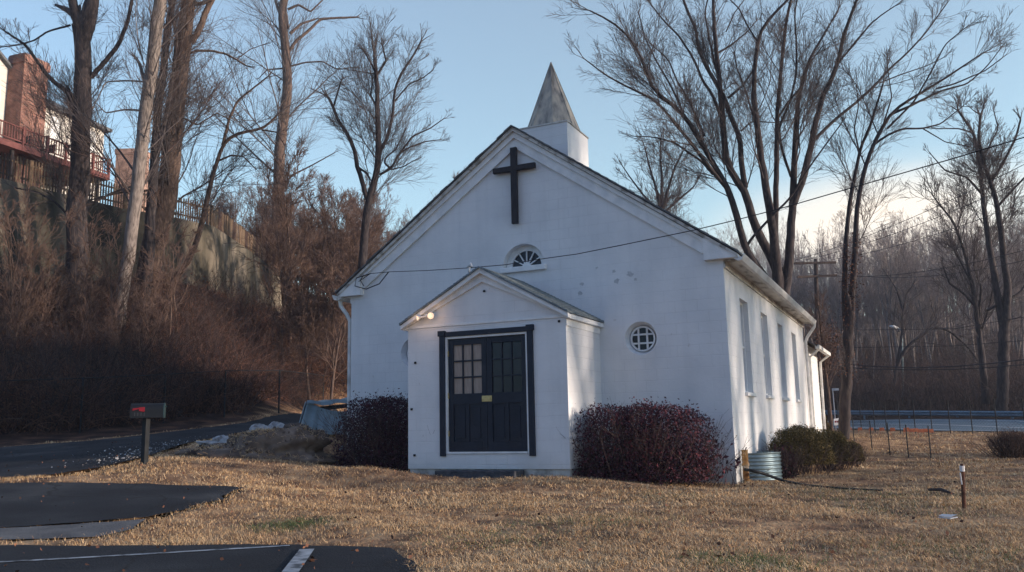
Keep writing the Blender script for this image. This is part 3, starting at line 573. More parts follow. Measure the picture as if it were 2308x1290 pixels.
# floodlight pair on the porch gable
fl = MB(); fl.box((-8.08, py0-.10, 2.865), (-7.99, py0-.045, 2.925)); fl.tube([(-8.03, py0-.09, 2.89), (-8.16, py0-.14, 2.87)], .018, 8); fl.tube([(-8.03, py0-.09, 2.90), (-7.93, py0-.15, 2.89)], .018, 8)
fl.tube([(-8.155, py0-.135, 2.873), (-8.19, py0-.19, 2.855)], [.03, .05], 12); fl.tube([(-7.935, py0-.145, 2.89), (-7.89, py0-.20, 2.875)], [.034, .062], 12)
fo = fl.build('floodlight', M['trim'], church)
for c_, r in (((-8.195, py0-.197, 2.853), .047), ((-7.885, py0-.207, 2.873), .058)):
    bm = bmesh.new(); bmesh.ops.create_uvsphere(bm, u_segments=16, v_segments=10, radius=r); me = bpy.data.meshes.new('bulb'); bm.to_mesh(me); bm.free(); me.materials.append(M['bulb'])
    for p in me.polygons: p.use_smooth = True
    o = bpy.data.objects.new('bulb', me); COL.objects.link(o); o.location = c_
    o.parent = fo; o.matrix_parent_inverse = Matrix.Translation(-Vector(church.location))
    pl = bpy.data.lights.new('flood_lamp', 'POINT'); pl.energy = .45; pl.color = (1, .6, .32); pl.shadow_soft_size = .05
    po = bpy.data.objects.new('flood_lamp', pl); COL.objects.link(po); po.location = (c_[0]+.04, c_[1]-.085, c_[2]-.02)
# rear addition with lower eaves
ra = MB(); ra.prism([(XL+.5, YB+.003, -.6), (XR+.0, YB+.003, -.6), (XR, YB+.003, 3.15), (XM+.2, YB+.003, 5.2), (XL+.5, YB+.003, 3.15)], (0, 3.6, 0)); rear = ra.build('rear_addition', M['trim'], church)
for s in (1, -1):
    xw = XR if s > 0 else XL+.5; slab('roof', s, YB+.16, YB+3.9, M['shingle'], XM+.2, xw+s*.36, 3.15-.36*.53+.03, .53, .07, rear, 0)
ra = MB()
for i in range(26): ra.box((XR+.002, YB+.1, -.2+i*.125), (XR+.014, YB+3.6, -.2+i*.125+.012))
ra.build('clapboard', M['trim'], rear)
gt = MB(); gt.box((XR+.30, YB+.2, 2.96), (XR+.42, YB+3.85, 3.07)); gt.tube([(XR+.38, YB+3.5, 2.96), (XR+.10, YB+3.5, 2.75), (XR+.07, YB+3.5, -.1)], .04, 8); gt.tube([(XR+.38, YB+.4, 2.96), (XR+.10, YB+.4, 2.72), (XR+.07, YB+.4, -.1)], .04, 8); gt.build('gutter', M['gutter'], rear)
# ------------------------------------------------------------------ things near the church
b = MB(); b.box((-7.72, py0-.38, -.12), (-6.18, py0+.02, .115)); s_ = b.build('door_step', M['stone'], None, .012); tag(s_, 'dark concrete step below the double door of the church', 'step')
ci = MB(); p = Py(1057, 603, 13.6)
ci.tube([(p[0], p[1], p[2]-.10), (p[0]+.01, p[1], p[2]+.05)], .022, 8); ci.tube([(p[0]-.02, p[1], p[2]), (p[0]+.05, p[1]-.02, p[2]+.06), (p[0]+.06, p[1]-.02, p[2]+.0)], .03, 8)
ci = ci.build('insulator', M['paint_white'], None, 0, True); tag(ci, 'white knob insulator on the left slope of the porch roof', 'insulator')
# corrugated window well at the side wall
ww = MB(); pc = hit(1722, 1078); cxw, cyw = XR, 16.9; n = 26; rows = 40; k = len(ww.v); ztop_, zb = .28, -.35
for j in range(rows+1):
    z = zb+(ztop_-zb)*j/rows; rr = .62+.014*math.cos(2*math.pi*(z/.068))
    for i in range(n+1):
        a = -math.pi/2+math.pi*i/n; ww.v.append((cxw+rr*.85*max(math.cos(a), 0)+.001, cyw-.1+rr*.95*math.sin(a), z))
for j in range(rows):
    for i in range(n): q = j*(n+1)+i; ww.f.append((q, q+1, q+n+2, q+n+1)); ww.m.append(0)
o = ww.build('window_well', M['galv'], None, 0, True); tag(o, 'corrugated grey metal window well against the side wall of the church', 'window well')
# rusty pipe and black drain hose
b = MB(); b.tube([(XR+.09, 15.62, -.4), (XR+.09, 15.62, .33), (XR+.09, 15.62, .36)], [.055, .055, .06], 14); b.tube([(XR+.09, 15.62, .08), (XR+.09, 15.62, .125)], .068, 14)
o = b.build('standpipe', M['rust'], None, 0, True); tag(o, 'rust stained upright pipe at the front corner of the side wall', 'pipe')
b = MB(); pts = [(XR+.09, 15.52, .02), (XR+.22, 15.45, .01)]
for q in [(1730, 1073), (1768, 1089), (1820, 1098), (1900, 1103), (1990, 1107)]:
    h = hit(*q); pts.append((h[0], h[1], float(gtop(h[0], h[1]))+.022))
pts[2] = tuple(Pd(1716, 1066, 14.9)); b.tube(pts, [.028]*3+[.024, .018, .014, .012, .010][:len(pts)-3], 8); o = b.build('drain_hose', M['blackpipe'], None, 0, True); tag(o, 'black drain hose trailing over the grass from the rusty pipe', 'hose')
# service cable: from a pole off to the right, across the front gable to the left eave
wa = np.array([-10.75, 14.95, 4.13]); wb = Py(2308, 310, 11.5)
def on_plane(px, py):
    n_ = np.cross([wb[0]-wa[0], wb[1]-wa[1], 0], [0, 0, 1]); d = Pd(px, py, 1.0)-CAM; return CAM+d*((wa-CAM).dot(n_)/d.dot(n_))
pts = [on_plane(*q) for q in [(835, 617), (880, 613), (965, 610), (1057, 604), (1140, 597), (1213, 585), (1300, 573), (1400, 553), (1560, 520), (1660, 496), (1760, 470), (1960, 412), (2130, 363), (2308, 310), (2500, 250), (2800, 160)]]
pts = [(-10.8, 15.09, 4.02)]+pts
b = MB(); b.tube(pts, .0075, 6); b.tube([Py(835, 617, 14.96), Py(803, 627, 15.0), Py(800, 645, 15.02), Py(825, 652, 15.02), Py(855, 640, 14.98), Py(876, 613, 14.95)], .012, 6)
b.tube([Py(820, 620, 15.08), Py(812, 632, 15.08), Py(820, 645, 15.08)], .010, 6)
o = b.build('service_cable', M['wire'], None); tag(o, 'thin black service cable strung across the front gable of the church', 'cable')
# mailbox on a post
mp = hit(325, 1048); dm = depth(mp); mb = empty('mailbox', (mp[0], mp[1], mp[2])); tag(mb, 'black mailbox with a red flag on a square post by the driveway', 'mailbox')
zt = float(Pd(325, 942, dm)[2]); zb_ = zt; b = MB(); b.box((mp[0]-.045, mp[1]-.045, mp[2]-.3), (mp[0]+.045, mp[1]+.045, zb_)); po = b.build('post', M['steel'], mb, .004)
ax = Vector((float(RM[0][0]), float(RM[1][0]), 0)).normalized(); ang = R_(16); ax = Vector((ax.x*math.cos(ang)-ax.y*math.sin(ang), ax.x*math.sin(ang)+ax.y*math.cos(ang), 0)); sd_ = Vector((-ax.y, ax.x, 0))
c0 = Vector((mp[0], mp[1], zb_))+ax*-.25; prof = []
for i in range(13): a = math.pi*i/12; prof.append((.105*math.cos(a), .13+.115*math.sin(a)))
prof = [(.105, .0)]+prof+[(-.105, .0)]; ln_ = .52
b = MB(); b.prism([c0+sd_*u+Vector((0, 0, v)) for u, v in prof], ax*(ln_)); bx = b.build('box', M['mailbox'], mb)
b = MB(); b.prism([c0+ax*(ln_+.001)+sd_*u*1.05+Vector((0, 0, v*1.03)) for u, v in prof], ax*.02); b.beam(c0+ax*(ln_+.02)+Vector((0, 0, .19)), c0+ax*(ln_+.05)+Vector((0, 0, .19)), .03, .02); b.build('door', M['mailfront'], mb)
b = MB(); f0 = c0-sd_*.112; b.prism([f0+ax*u+Vector((0, 0, v)) for u, v in ((.04, .12), (.14, .15), (.15, .17), (.05, .16), (.04, .15))], -sd_*.006)
b.prism([f0+ax*u+Vector((0, 0, v)) for u, v in ((.14, .115), (.23, .10), (.23, .18), (.14, .175))], -sd_*.006); b.build('flag', M['red'], mb)
# faint house number on the side of the box
b = MB(); f0 = c0-sd_*.1065
def stroke(u0, v0, u1, v1): b.prism([f0+ax*u0+Vector((0, 0, v0)), f0+ax*u1+Vector((0, 0, v1)), f0+ax*(u1+.009)+Vector((0, 0, v1)), f0+ax*(u0+.009)+Vector((0, 0, v0))], -sd_*.002)
for k, u in enumerate((.07, .12, .17, .22)): b = MB(); stroke(u, .03, u, .09); b.build('digit', M['stone'], mb)
# marker post on the lawn
q = hit(2171, 1147); dq = depth(q); mk = empty('marker_post', q); tag(mk, 'rusted steel stake with a white painted top on the right lawn', 'stake')
tp = Pd(2168, 1050, dq); mdp = Pd(2169, 1062, dq)
b = MB(); b.tube([q-[0, 0, .2], mdp], .022, 8); b.build('stake', M['rustpost'], mk); b = MB(); b.tube([mdp, tp], [.027, .027], 8); b.build('painted_top', M['sign_white'], mk)
b = MB(); b.tube([tp, Pd(2168, 1046, dq)], .018, 8); b.build('tip', M['rustpost'], mk)
b = MB(); b.beam(Pd(2164, 1066, dq-.05), Pd(2168, 1092, dq-.05), .012, .01); b.build('tape', M['paint_white'], mk)
q = hit(2138, 1178); b = MB(); z = float(gtop(q[0], q[1]))+.06; b.poly([(q[0]-.09, q[1]-.03, z+.0), (q[0]+.02, q[1]-.04, z-.01), (q[0]+.09, q[1]+.02, z+.01), (q[0]-.05, q[1]+.03, z+.012)]); b.prism([(q[0]-.09, q[1]-.03, z-.02), (q[0]+.02, q[1]-.04, z-.03), (q[0]+.09, q[1]+.02, z-.02), (q[0]-.05, q[1]+.03, z-.02)], (0, 0, .008)); o = b.build('paper_scrap', M['panel'], None); tag(o, 'scrap of white paper lying in the grass near the stake', 'litter')
# fallen stick on the lawn
q = hit(2095, 1113); q2 = hit(2150, 1120); b = MB(); b.tube([q+[0, 0, .05], (q+q2)/2+[0, 0, .07], q2+[0, 0, .03]], [.02, .025, .012], 6); o = b.build('stick', M['bark'], None); tag(o, 'dark stick lying on the lawn left of the stake', 'stick')

# ------------------------------------------------------------------ trees
def resample(P, Rr, n):
    P = np.asarray(P, float); Rr = np.asarray(Rr, float); s = np.concatenate([[0], np.cumsum(np.linalg.norm(np.diff(P, axis=0), axis=1))]); t = np.linspace(0, s[-1], n)
    q = np.stack([np.interp(t, s, P[:, i]) for i in range(3)], 1)
    q[1:-1] = .25*q[:-2]+.5*q[1:-1]+.25*q[2:]
    return q, np.interp(t, s, Rr)
def sprout(P, Rr, n, lr, ang, m, up, wig, rg, t0=.15, rk=.55, tip=.25, lmin=.15, maxr=9, cr=1.0, kl=.012):
    # grows n children from parents P (N,M,3): returns the same kind of arrays
    N, Mm, _ = P.shape; seg = np.linalg.norm(np.diff(P, axis=1), axis=2).sum(1); i = rg.choice(N, n, p=seg/seg.sum())
    t = t0+(1-t0)*rg.random(n)**.85; f = t*(Mm-1); a = np.minimum(f.astype(int), Mm-2); fr = (f-a)[:, None]
    o = P[i, a]*(1-fr)+P[i, a+1]*fr; r0 = Rr[i, a]*(1-fr[:, 0])+Rr[i, a+1]*fr[:, 0]
    T = P[i, a+1]-P[i, a]; T /= np.linalg.norm(T, axis=1, keepdims=True)+1e-9
    rnd = rg.normal(size=(n, 3)); pr = rnd-T*(rnd*T).sum(1, keepdims=True); pr /= np.linalg.norm(pr, axis=1, keepdims=True)
    an = np.radians(rg.uniform(ang[0], ang[1], n))[:, None]; D = T*np.cos(an)+pr*np.sin(an)
    Lh = np.maximum(seg[i]*rg.uniform(lr[0], lr[1], n)*(1.1-.7*t), lmin)
    st = (Lh/(m-1))[:, None]; Q = np.empty((n, m, 3)); Q[:, 0] = o; k = o.copy()
    for j in range(1, m):
        D = D+rg.normal(size=(n, 3))*wig+np.array([0, 0, up]); D /= np.linalg.norm(D, axis=1, keepdims=True); k = k+D*st; Q[:, j] = k
    rs = np.minimum(np.minimum(r0*rk, maxr), Lh*kl)*cr; RR = rs[:, None]*np.linspace(1, tip, m)[None]
    return Q, RR
def walkers(O, D, L_, m, wig, grav, r0, r1, rg):
    n = len(O); Q = np.empty((n, m, 3)); Q[:, 0] = O; k = O.copy(); D = D/np.linalg.norm(D, axis=1, keepdims=True); st = (L_/(m-1))[:, None]
    for j in range(1, m): D = D+rg.normal(size=(n, 3))*wig+np.array([0, 0, grav]); D /= np.linalg.norm(D, axis=1, keepdims=True); k = k+D*st; Q[:, j] = k
    return Q, np.linspace(0, 1, m)[None]*(r1-r0)+r0*np.ones((n, 1))
def crown(P, Rr, rg, counts, scale=1.0, up=.05, tw=.006, warm=False):
    # the stems run on into fine leaders, then three orders of branches; tw is the thinnest shoot
    n = len(P); T = P[:, -1]-P[:, -3]; T /= np.linalg.norm(T, axis=1, keepdims=True)+1e-9; Ls = np.linalg.norm(np.diff(P, axis=1), axis=2).sum(1)
    k = 3; O = np.repeat(P[:, -1], k, 0); D = np.repeat(T, k, 0)+rg.normal(size=(n*k, 3))*.32; r0 = np.repeat(Rr[:, -1], k)*.75
    t, rt = walkers(O, D, np.repeat(Ls, k)*rg.uniform(.10, .26, n*k)*scale+.3, 9, .10, up, 1.0, .22, rg); rt = np.maximum(rt*r0[:, None], tw)
    a, ra = sprout(P, Rr, counts[0], (.30*scale, .95*scale), (20, 50), 9, up, .085, rg, .28, .45, .25, kl=.0085); ra = np.maximum(ra, tw*1.5)
    m_ = np.concatenate([a, t]); rm = np.concatenate([ra, rt])
    b, rb = sprout(m_, rm, counts[1], (.35, .85), (16, 46), 8, up, .10, rg, .18, .6, .3, kl=.0055); rb = np.maximum(rb, tw*1.15)
    c, rc = sprout(b, rb, counts[2], (.4, .95), (16, 48), 6, up*.8, .12, rg, .15, .6, .45, kl=.005); rc = np.maximum(rc, tw)
    return [(a, ra, 4), (t, rt, 4), (b, rb, 3), (c, rc, 3)]
def traced_tree(name, label, base_px, stems, trunk_mat, twig_mat, counts, seed, D=None, cat='tree', scale=.5, up=.05, tw=.006, group=None, spread=.12, lean=0):
    # stems: list of (list of photo points, width at start, width at end) ; each gets its own place in depth
    rg = np.random.default_rng(seed); hb = hit(*base_px); D = D or depth(hb)
    root = empty(name, (hb[0], hb[1], hb[2])); tag(root, label, cat, group)
    tl, P0, R0 = [], [], []
    for k, (pts, w0, w1) in enumerate(stems):
        pts = np.array(pts, float); L_ = np.concatenate([[0], np.cumsum(np.linalg.norm(np.diff(pts, axis=0), axis=1))]); t = L_/L_[-1]
        off = 0 if k == 0 else rg.normal()*spread*L_[-1]/F*D
        hgt = np.clip((pts[:, 1].max()-pts[:, 1])/900, 0, 1)
        # a limb starts at the depth of the stem it leaves and drifts from there
        d0 = D
        if k > 0:
            best = 1e9
            for q in tl:
                dd = np.hypot(q[0][:, 0]-pts[0, 0], q[0][:, 1]-pts[0, 1]); j = int(dd.argmin())
                if dd[j] < best: best = dd[j]; d0 = q[1][j]
        dep = d0+off*t**1.2
        P = Pd(pts[:, 0], pts[:, 1], dep); rr = (w0+(w1-w0)*t)*.5*D/F
        q, qr = resample(P, rr, 26)
        q[1:-1] += rg.normal(size=(24, 3))*qr[1:-1, None]*.07
        u, v, dz = to_px(q); tl.append((np.stack([u, v], 1), dz)); P0.append(q); R0.append(qr)
    P0 = np.array(P0); R0 = np.array(R0)
    V, Fq = tubes(P0, R0, 10)
    meshnp('trunk', V, [Fq], trunk_mat, root, True)
    V, Fq = join_tubes(crown(P0, R0, rg, counts, scale, up, tw))
    meshnp('crown', V, [Fq], twig_mat, root)
    return root
Z6 = lambda l: [(1300+x/2.0804, y/2.0804) for x, y in l]
Z1 = lambda l: [(x/1.8425, y/1.8425) for x, y in l]
Z3 = lambda l: [(740+x/2.303, 120+y/2.303) for x, y in l]
BT = 'winter trees without leaves around the church'
traced_tree('bare_tree', 'large dark forked tree on the bank in front of the brick chimney house', (170, 700), [
    (Z1([(312, 1330), (318, 1100), (322, 900), (330, 700), (342, 500), (345, 330), (345, 200), (330, 100)]), 49, 33),
    (Z1([(333, 120), (315, 60), (300, 0), (285, -120)]), 24, 14), (Z1([(345, 160), (370, 80), (385, 0), (405, -140)]), 34, 22),
    (Z1([(378, 322), (430, 265), (490, 190), (530, 90), (548, 0), (570, -120)]), 11, 6),
    (Z1([(325, 500), (300, 440), (290, 390), (210, 330), (150, 250), (110, 190), (20, 130)]), 14, 4), (Z1([(300, 440), (298, 400), (283, 368)]), 10, 7),
    (Z1([(292, 105), (200, 130), (140, 170), (60, 190), (-30, 200)]), 5, 2), (Z1([(370, 850), (470, 800), (560, 770), (650, 740)]), 6, 3), (Z1([(290, 900), (230, 840), (160, 800), (60, 780)]), 6, 3)],
    M['bark'], M['twig'], (80, 650, 2400), 11, group=BT)
traced_tree('bare_tree', 'pale grey leaning bare tree with a broken stub on the left bank', (262, 770), [
    (Z1([(482, 1440), (505, 1230), (530, 1080), (555, 900), (580, 700), (595, 520), (622, 330), (640, 180), (660, 60), (675, -100)]), 28, 27),
    (Z1([(604, 350), (590, 300), (578, 262), (562, 238)]), 10, 6), (Z1([(592, 250), (570, 140), (562, 60), (568, 0)]), 2.5, 1.5), (Z1([(590, 460), (520, 455), (440, 470), (390, 420)]), 5, 2), (Z1([(600, 340), (520, 335), (440, 340), (385, 450)]), 4, 2)],
    M['bark_pale'], M['twig'], (50, 260, 700), 12, group=BT)
traced_tree('bare_tree', 'thick dark tree right of the pale leaning tree with a flared foot', (320, 700), [
    (Z1([(590, 1320), (610, 1150), (640, 1000), (690, 820), (715, 620), (730, 430), (750, 280), (765, 130), (785, 0), (800, -140)]), 56, 27),
    (Z1([(795, 175), (830, 120), (850, 60), (880, 0), (905, -90)]), 15, 11), (Z1([(780, 225), (820, 210), (880, 212), (940, 225), (985, 250), (1020, 272)]), 6, 4),
    (Z1([(790, 20), (840, 15), (880, 0), (930, -60)]), 10, 6), (Z1([(735, 385), (770, 400), (795, 410)]), 5, 3), (Z1([(985, 245), (1040, 205), (1110, 180)]), 2.5, 1.5),
    (Z1([(740, 480), (820, 520), (900, 470), (960, 500)]), 4, 2), (Z1([(700, 700), (640, 790), (500, 800), (380, 830)]), 7, 3)],
    M['bark_warm'], M['twig'], (80, 600, 2200), 13, group=BT)
traced_tree('bare_tree', 'dark vine covered twin stem squeezed behind the two big trunks on the left bank', (325, 690), [
    (Z1([(600, 1300), (620, 1000), (640, 700), (655, 450), (680, 280), (695, 130), (720, 0), (730, -100)]), 26, 12), (Z1([(640, 700), (690, 480), (720, 300), (735, 150), (700, 0)]), 12, 6), (Z1([(655, 440), (648, 300), (665, 180), (672, 120)]), 8, 4)],
    M['bark'], M['brush'], (50, 400, 1400), 14, D=37.5, group=BT)
traced_tree('bare_tree', 'slim dark tree bending to the right on the bank, second from the church', (378, 665), [
    (Z1([(690, 1220), (750, 1130), (800, 1050), (840, 930), (860, 830), (880, 740), (905, 660), (925, 600), (965, 560), (1030, 545), (1090, 540), (1150, 480)]), 15, 5),
    (Z1([(925, 605), (950, 500), (985, 420), (1060, 360), (1110, 320)]), 7, 3), (Z1([(905, 670), (960, 645), (1010, 650), (1060, 700)]), 5, 2), (Z1([(1090, 540), (1150, 550), (1180, 600)]), 4, 2)],
    M['bark_warm'], M['twig'], (40, 240, 700), 15, group=BT)
traced_tree('bare_tree', 'tall straight dark tree with high branches at the right end of the bank wall', (612, 680), [
    (Z1([(1125, 1270), (1140, 1100), (1155, 900), (1160, 750), (1158, 640), (1175, 500), (1195, 380), (1190, 240), (1180, 150), (1165, 90), (1180, 0), (1195, -80)]), 31, 17),
    (Z1([(1200, 210), (1230, 170), (1280, 130), (1330, 80), (1400, 75), (1480, 72)]), 8, 4), (Z1([(1205, 140), (1250, 100), (1310, 80)]), 7, 4), (Z1([(1165, 60), (1145, 10), (1140, -60)]), 7, 4),
    (Z1([(1205, 275), (1270, 260), (1340, 255), (1400, 290), (1470, 280)]), 4, 2), (Z1([(1172, 285), (1110, 290), (1080, 320)]), 4, 2), (Z1([(1165, 375), (1150, 350), (1165, 330)]), 3, 2), (Z1([(1195, 40), (1240, 20), (1290, 50), (1340, 0)]), 6, 3),
    (Z1([(1160, 900), (1230, 950), (1280, 1000), (1330, 900)]), 7, 3), (Z1([(1150, 920), (1190, 1050), (1290, 1100), (1380, 1000)]), 6, 3), (Z1([(1160, 800), (1210, 730), (1290, 690), (1380, 640)]), 5, 2), (Z1([(1195, 120), (1190, 60), (1160, 20)]), 7, 4)],
    M['bark_warm'], M['twig'], (110, 800, 2800), 16, up=.03, group=BT)
traced_tree('bare_tree', 'branching tree with forked trunk directly left of the church roof', (818, 700), [
    (Z3([(175, 1300), (180, 1080), (190, 900), (205, 780), (235, 690), (255, 600), (262, 480), (255, 330), (255, 200), (250, 110), (240, 30)]), 23, 8),
    (Z3([(200, 760), (175, 660), (150, 590), (135, 500), (95, 410), (50, 350), (25, 280), (0, 230)]), 12, 6), (Z3([(25, 285), (50, 200), (68, 140)]), 5, 3), (Z3([(150, 590), (195, 620), (215, 650)]), 6, 4),
    (Z3([(262, 530), (310, 430), (335, 320), (345, 190), (375, 110), (450, 0), (480, -60)]), 8, 4), (Z3([(265, 632), (325, 600), (370, 520), (420, 490), (500, 460), (580, 450)]), 6, 2), (Z3([(325, 600), (290, 570), (300, 540), (350, 500), (400, 400)]), 5, 2), (Z3([(325, 605), (390, 590), (440, 560)]), 3, 2),
    (Z3([(370, 520), (440, 430), (530, 390), (600, 340)]), 5, 2), (Z3([(345, 250), (420, 160), (490, 130), (540, 90)]), 4, 2), (Z3([(255, 110), (300, 40), (280, -40)]), 6, 3), (Z3([(245, 100), (215, 40), (180, -20)]), 5, 3), (Z3([(250, 280), (220, 220), (230, 130)]), 5, 3), (Z3([(250, 110), (130, 90), (60, 80)]), 3, 1.5)],
    M['bark'], M['twig'], (110, 1150, 4200), 17, D=43, up=.045, tw=.0056, scale=.55, group=BT)
traced_tree('bare_tree', 'great many-stemmed bare tree rising behind the right side of the church roof', (1762, 900), [
    ([(1765, 900), (1763, 780), (1762, 730), (1761, 680), (1760, 640)], 84, 14),
    (Z6([(958, 1440), (960, 1290), (905, 1200), (860, 1110), (820, 1030), (790, 880), (730, 830), (700, 760), (688, 640), (680, 500), (665, 350), (650, 180), (640, 60), (640, -40)]), 24, 6.4),
    (Z6([(790, 880), (768, 740), (770, 650), (725, 560), (690, 450), (640, 370), (590, 280), (560, 210), (568, 150), (530, 80), (500, 0), (480, -60)]), 13.6, 5.6),
    (Z6([(955, 1420), (925, 1360), (850, 1250), (790, 1180), (750, 1010), (720, 900), (660, 800), (600, 700), (500, 530), (420, 470), (350, 430), (325, 330), (290, 230), (200, 120), (60, 50)]), 19.2, 3.2),
    (Z6([(700, 880), (640, 810), (520, 650), (370, 470), (240, 410), (130, 350), (40, 280)]), 9.6, 2.4), (Z6([(640, 820), (590, 760), (530, 720), (460, 670), (390, 650), (330, 640), (270, 640)]), 6.4, 1.6),
    (Z6([(958, 1440), (940, 1330), (930, 1150), (900, 950), (870, 780), (850, 620), (830, 480), (830, 330), (850, 200), (860, 130), (930, 60), (990, 0)]), 24, 4.8), (Z6([(930, 1100), (935, 900), (938, 700), (940, 540), (955, 350), (970, 200), (985, 80), (1010, -20)]), 13.6, 5.6),
    (Z6([(958, 1440), (985, 1330), (1000, 1150), (1010, 1000), (1018, 800), (1025, 640), (1040, 450), (1080, 300), (1130, 210), (1190, 110)]), 24, 4), (Z6([(1010, 970), (1060, 850), (1095, 700), (1120, 580), (1150, 460), (1200, 360), (1230, 270), (1255, 150), (1290, 60), (1320, -20)]), 17.6, 5.6),
    (Z6([(1120, 650), (1200, 570), (1300, 490), (1400, 400), (1460, 330), (1560, 240), (1640, 150), (1690, 80), (1740, 10)]), 8, 2.4), (Z6([(786, 1180), (810, 1130), (900, 1030), (1000, 930), (1080, 800), (1130, 730), (1240, 580)]), 6.4, 2.4),
    (Z6([(1230, 290), (1290, 220), (1380, 110), (1430, 70), (1490, 30)]), 4.8, 2.4), (Z6([(710, 460), (780, 400), (835, 320), (850, 230)]), 6.4, 3.2), (Z6([(660, 250), (720, 215), (800, 150), (840, 100)]), 4.8, 2.4), (Z6([(680, 560), (640, 450), (590, 380), (550, 280), (480, 170), (400, 90), (340, 10)]), 8, 2.4),
    (Z6([(500, 530), (440, 400), (380, 300), (320, 180), (290, 60)]), 4.8, 2.4), (Z6([(600, 640), (530, 480), (470, 380), (430, 280), (340, 200)]), 5.6, 2.4), (Z6([(850, 620), (790, 420), (750, 320), (740, 260)]), 4.8, 2.4), (Z6([(940, 560), (990, 480), (1060, 400), (1090, 300), (1150, 220)]), 4.8, 2.4), (Z6([(1005, 830), (960, 700), (945, 600), (1000, 480), (1030, 350), (1030, 200), (1020, 60), (1040, -30)]), 6.4, 3.2),
    (Z6([(1420, 390), (1520, 350), (1640, 310), (1720, 270)]), 3.2, 1.6), (Z6([(850, 200), (800, 120), (760, 40), (700, -20)]), 4, 2.4), (Z6([(660, 350), (620, 180), (600, 60), (620, -30)]), 5.6, 3.2), (Z6([(700, 150), (740, 60), (800, -20)]), 3.2, 2.4), (Z6([(770, 615), (820, 570), (930, 575), (1010, 560)]), 4, 1.6)],
    M['bark'], M['twig'], (300, 3300, 12500), 21, D=35, up=.04, tw=.0046, scale=.42, spread=.22, group=BT)
traced_tree('bare_tree', 'slender double trunked tree with dead leaves clinging to it right of the church', (1908, 992), [
    ([(1901, 1000), (1904, 930), (1909, 830), (1914, 735), (1915, 700)], 27, 22),
    ([(1911, 790), (1905, 720), (1903, 650), (1905, 570), (1909, 510), (1916, 450), (1926, 400), (1936, 355), (1940, 325), (1952, 310), (1966, 270), (1990, 190)], 15, 4), ([(1914, 790), (1919, 715), (1922, 640), (1929, 560), (1929, 500), (1935, 440), (1950, 380), (1964, 330), (1983, 300), (2008, 250), (2050, 225), (2110, 190), (2170, 150), (2215, 120)], 16, 3),
    ([(1964, 330), (2000, 305), (2035, 290), (2080, 290), (2120, 280), (2170, 240)], 6, 2), ([(2008, 258), (2050, 240), (2120, 205), (2180, 190), (2225, 150), (2255, 110)], 6, 2), ([(2000, 290), (2060, 230), (2100, 160), (2130, 100), (2180, 60)], 5, 2), ([(1936, 340), (1925, 290), (1935, 240), (1930, 190)], 4, 2), ([(2110, 200), (2150, 190), (2220, 160), (2260, 130)], 4, 2), ([(1985, 300), (2010, 220), (2000, 150)], 4, 2), ([(2080, 290), (2130, 320), (2180, 330)], 3, 1.5)],
    M['bark'], M['twig'], (80, 760, 2900), 22, up=.04, tw=.0038, scale=.36, group=BT)
traced_tree('bare_tree', 'tall forked dark tree at the right edge beyond the road', (2258, 925), [
    ([(2258, 930), (2262, 840), (2262, 760), (2268, 700)], 26, 22), ([(2262, 740), (2245, 650), (2236, 590), (2225, 520), (2215, 450), (2210, 380), (2195, 300), (2160, 250)], 17, 5), ([(2268, 720), (2272, 650), (2265, 600), (2256, 520), (2245, 450), (2232, 410), (2215, 360), (2205, 310), (2210, 260)], 18, 5),
    ([(2232, 412), (2260, 370), (2290, 310), (2300, 270)], 7, 4), ([(2215, 440), (2180, 400), (2130, 385), (2100, 350)], 6, 2), ([(2245, 470), (2290, 420), (2330, 380)], 6, 3), ([(2195, 300), (2160, 290), (2110, 290)], 4, 2), ([(2222, 345), (2250, 290), (2240, 250)], 4, 2), ([(2225, 700), (2300, 660), (2360, 560)], 6, 3)],
    M['bark'], M['twig'], (110, 1000, 3400), 23, D=46, up=.05, tw=.007, scale=.4, group=BT)
traced_tree('bare_tree', 'leaning dark tree with wide limbs left of the forked tree beyond the road', (2215, 905), [
    ([(2222, 910), (2216, 830), (2208, 760), (2200, 700), (2190, 640), (2180, 590), (2165, 540), (2150, 500), (2120, 465), (2105, 445)], 17, 3), ([(2198, 690), (2170, 660), (2140, 640), (2125, 600)], 6, 2), ([(2205, 720), (2212, 650), (2195, 600), (2196, 560)], 7, 3), ([(2190, 640), (2150, 560), (2130, 550)], 4, 2), ([(2208, 760), (2230, 690), (2240, 640)], 6, 3)],
    M['bark'], M['twig'], (80, 560, 1500), 24, D=50, up=.05, tw=.009, group=BT)
traced_tree('bare_tree', 'crooked dark tree arching over the roadside guard rail', (2012, 912), [
    ([(2012, 915), (2015, 860), (2022, 820), (2045, 780), (2080, 755), (2105, 735), (2140, 745), (2190, 790), (2225, 850)], 9, 4), ([(2022, 820), (2032, 760), (2035, 700), (2045, 660), (2060, 640)], 7, 3), ([(2035, 700), (2020, 650), (2000, 620)], 4, 2), ([(2080, 755), (2110, 720), (2100, 690)], 3, 2)],
    M['bark'], M['twig'], (60, 400, 1000), 25, D=60, up=.05, tw=.01, group=BT)
traced_tree('bare_tree', 'round crowned bare tree seen over the right slope of the church roof', (1490, 800), [
    ([(1492, 830), (1490, 700), (1492, 560), (1490, 470)], 20, 13), ([(1490, 480), (1480, 430), (1465, 380), (1455, 340)], 8, 3), ([(1492, 480), (1505, 430), (1520, 380), (1540, 340)], 8, 3), ([(1490, 470), (1492, 410), (1488, 350), (1490, 310)], 8, 3), ([(1488, 480), (1450, 440), (1420, 400), (1400, 370)], 6, 2), ([(1496, 480), (1530, 450), (1565, 420), (1580, 390)], 6, 2)],
    M['bark'], M['twig'], (120, 1200, 4200), 26, D=62, up=.06, tw=.008, scale=.7, group=BT)
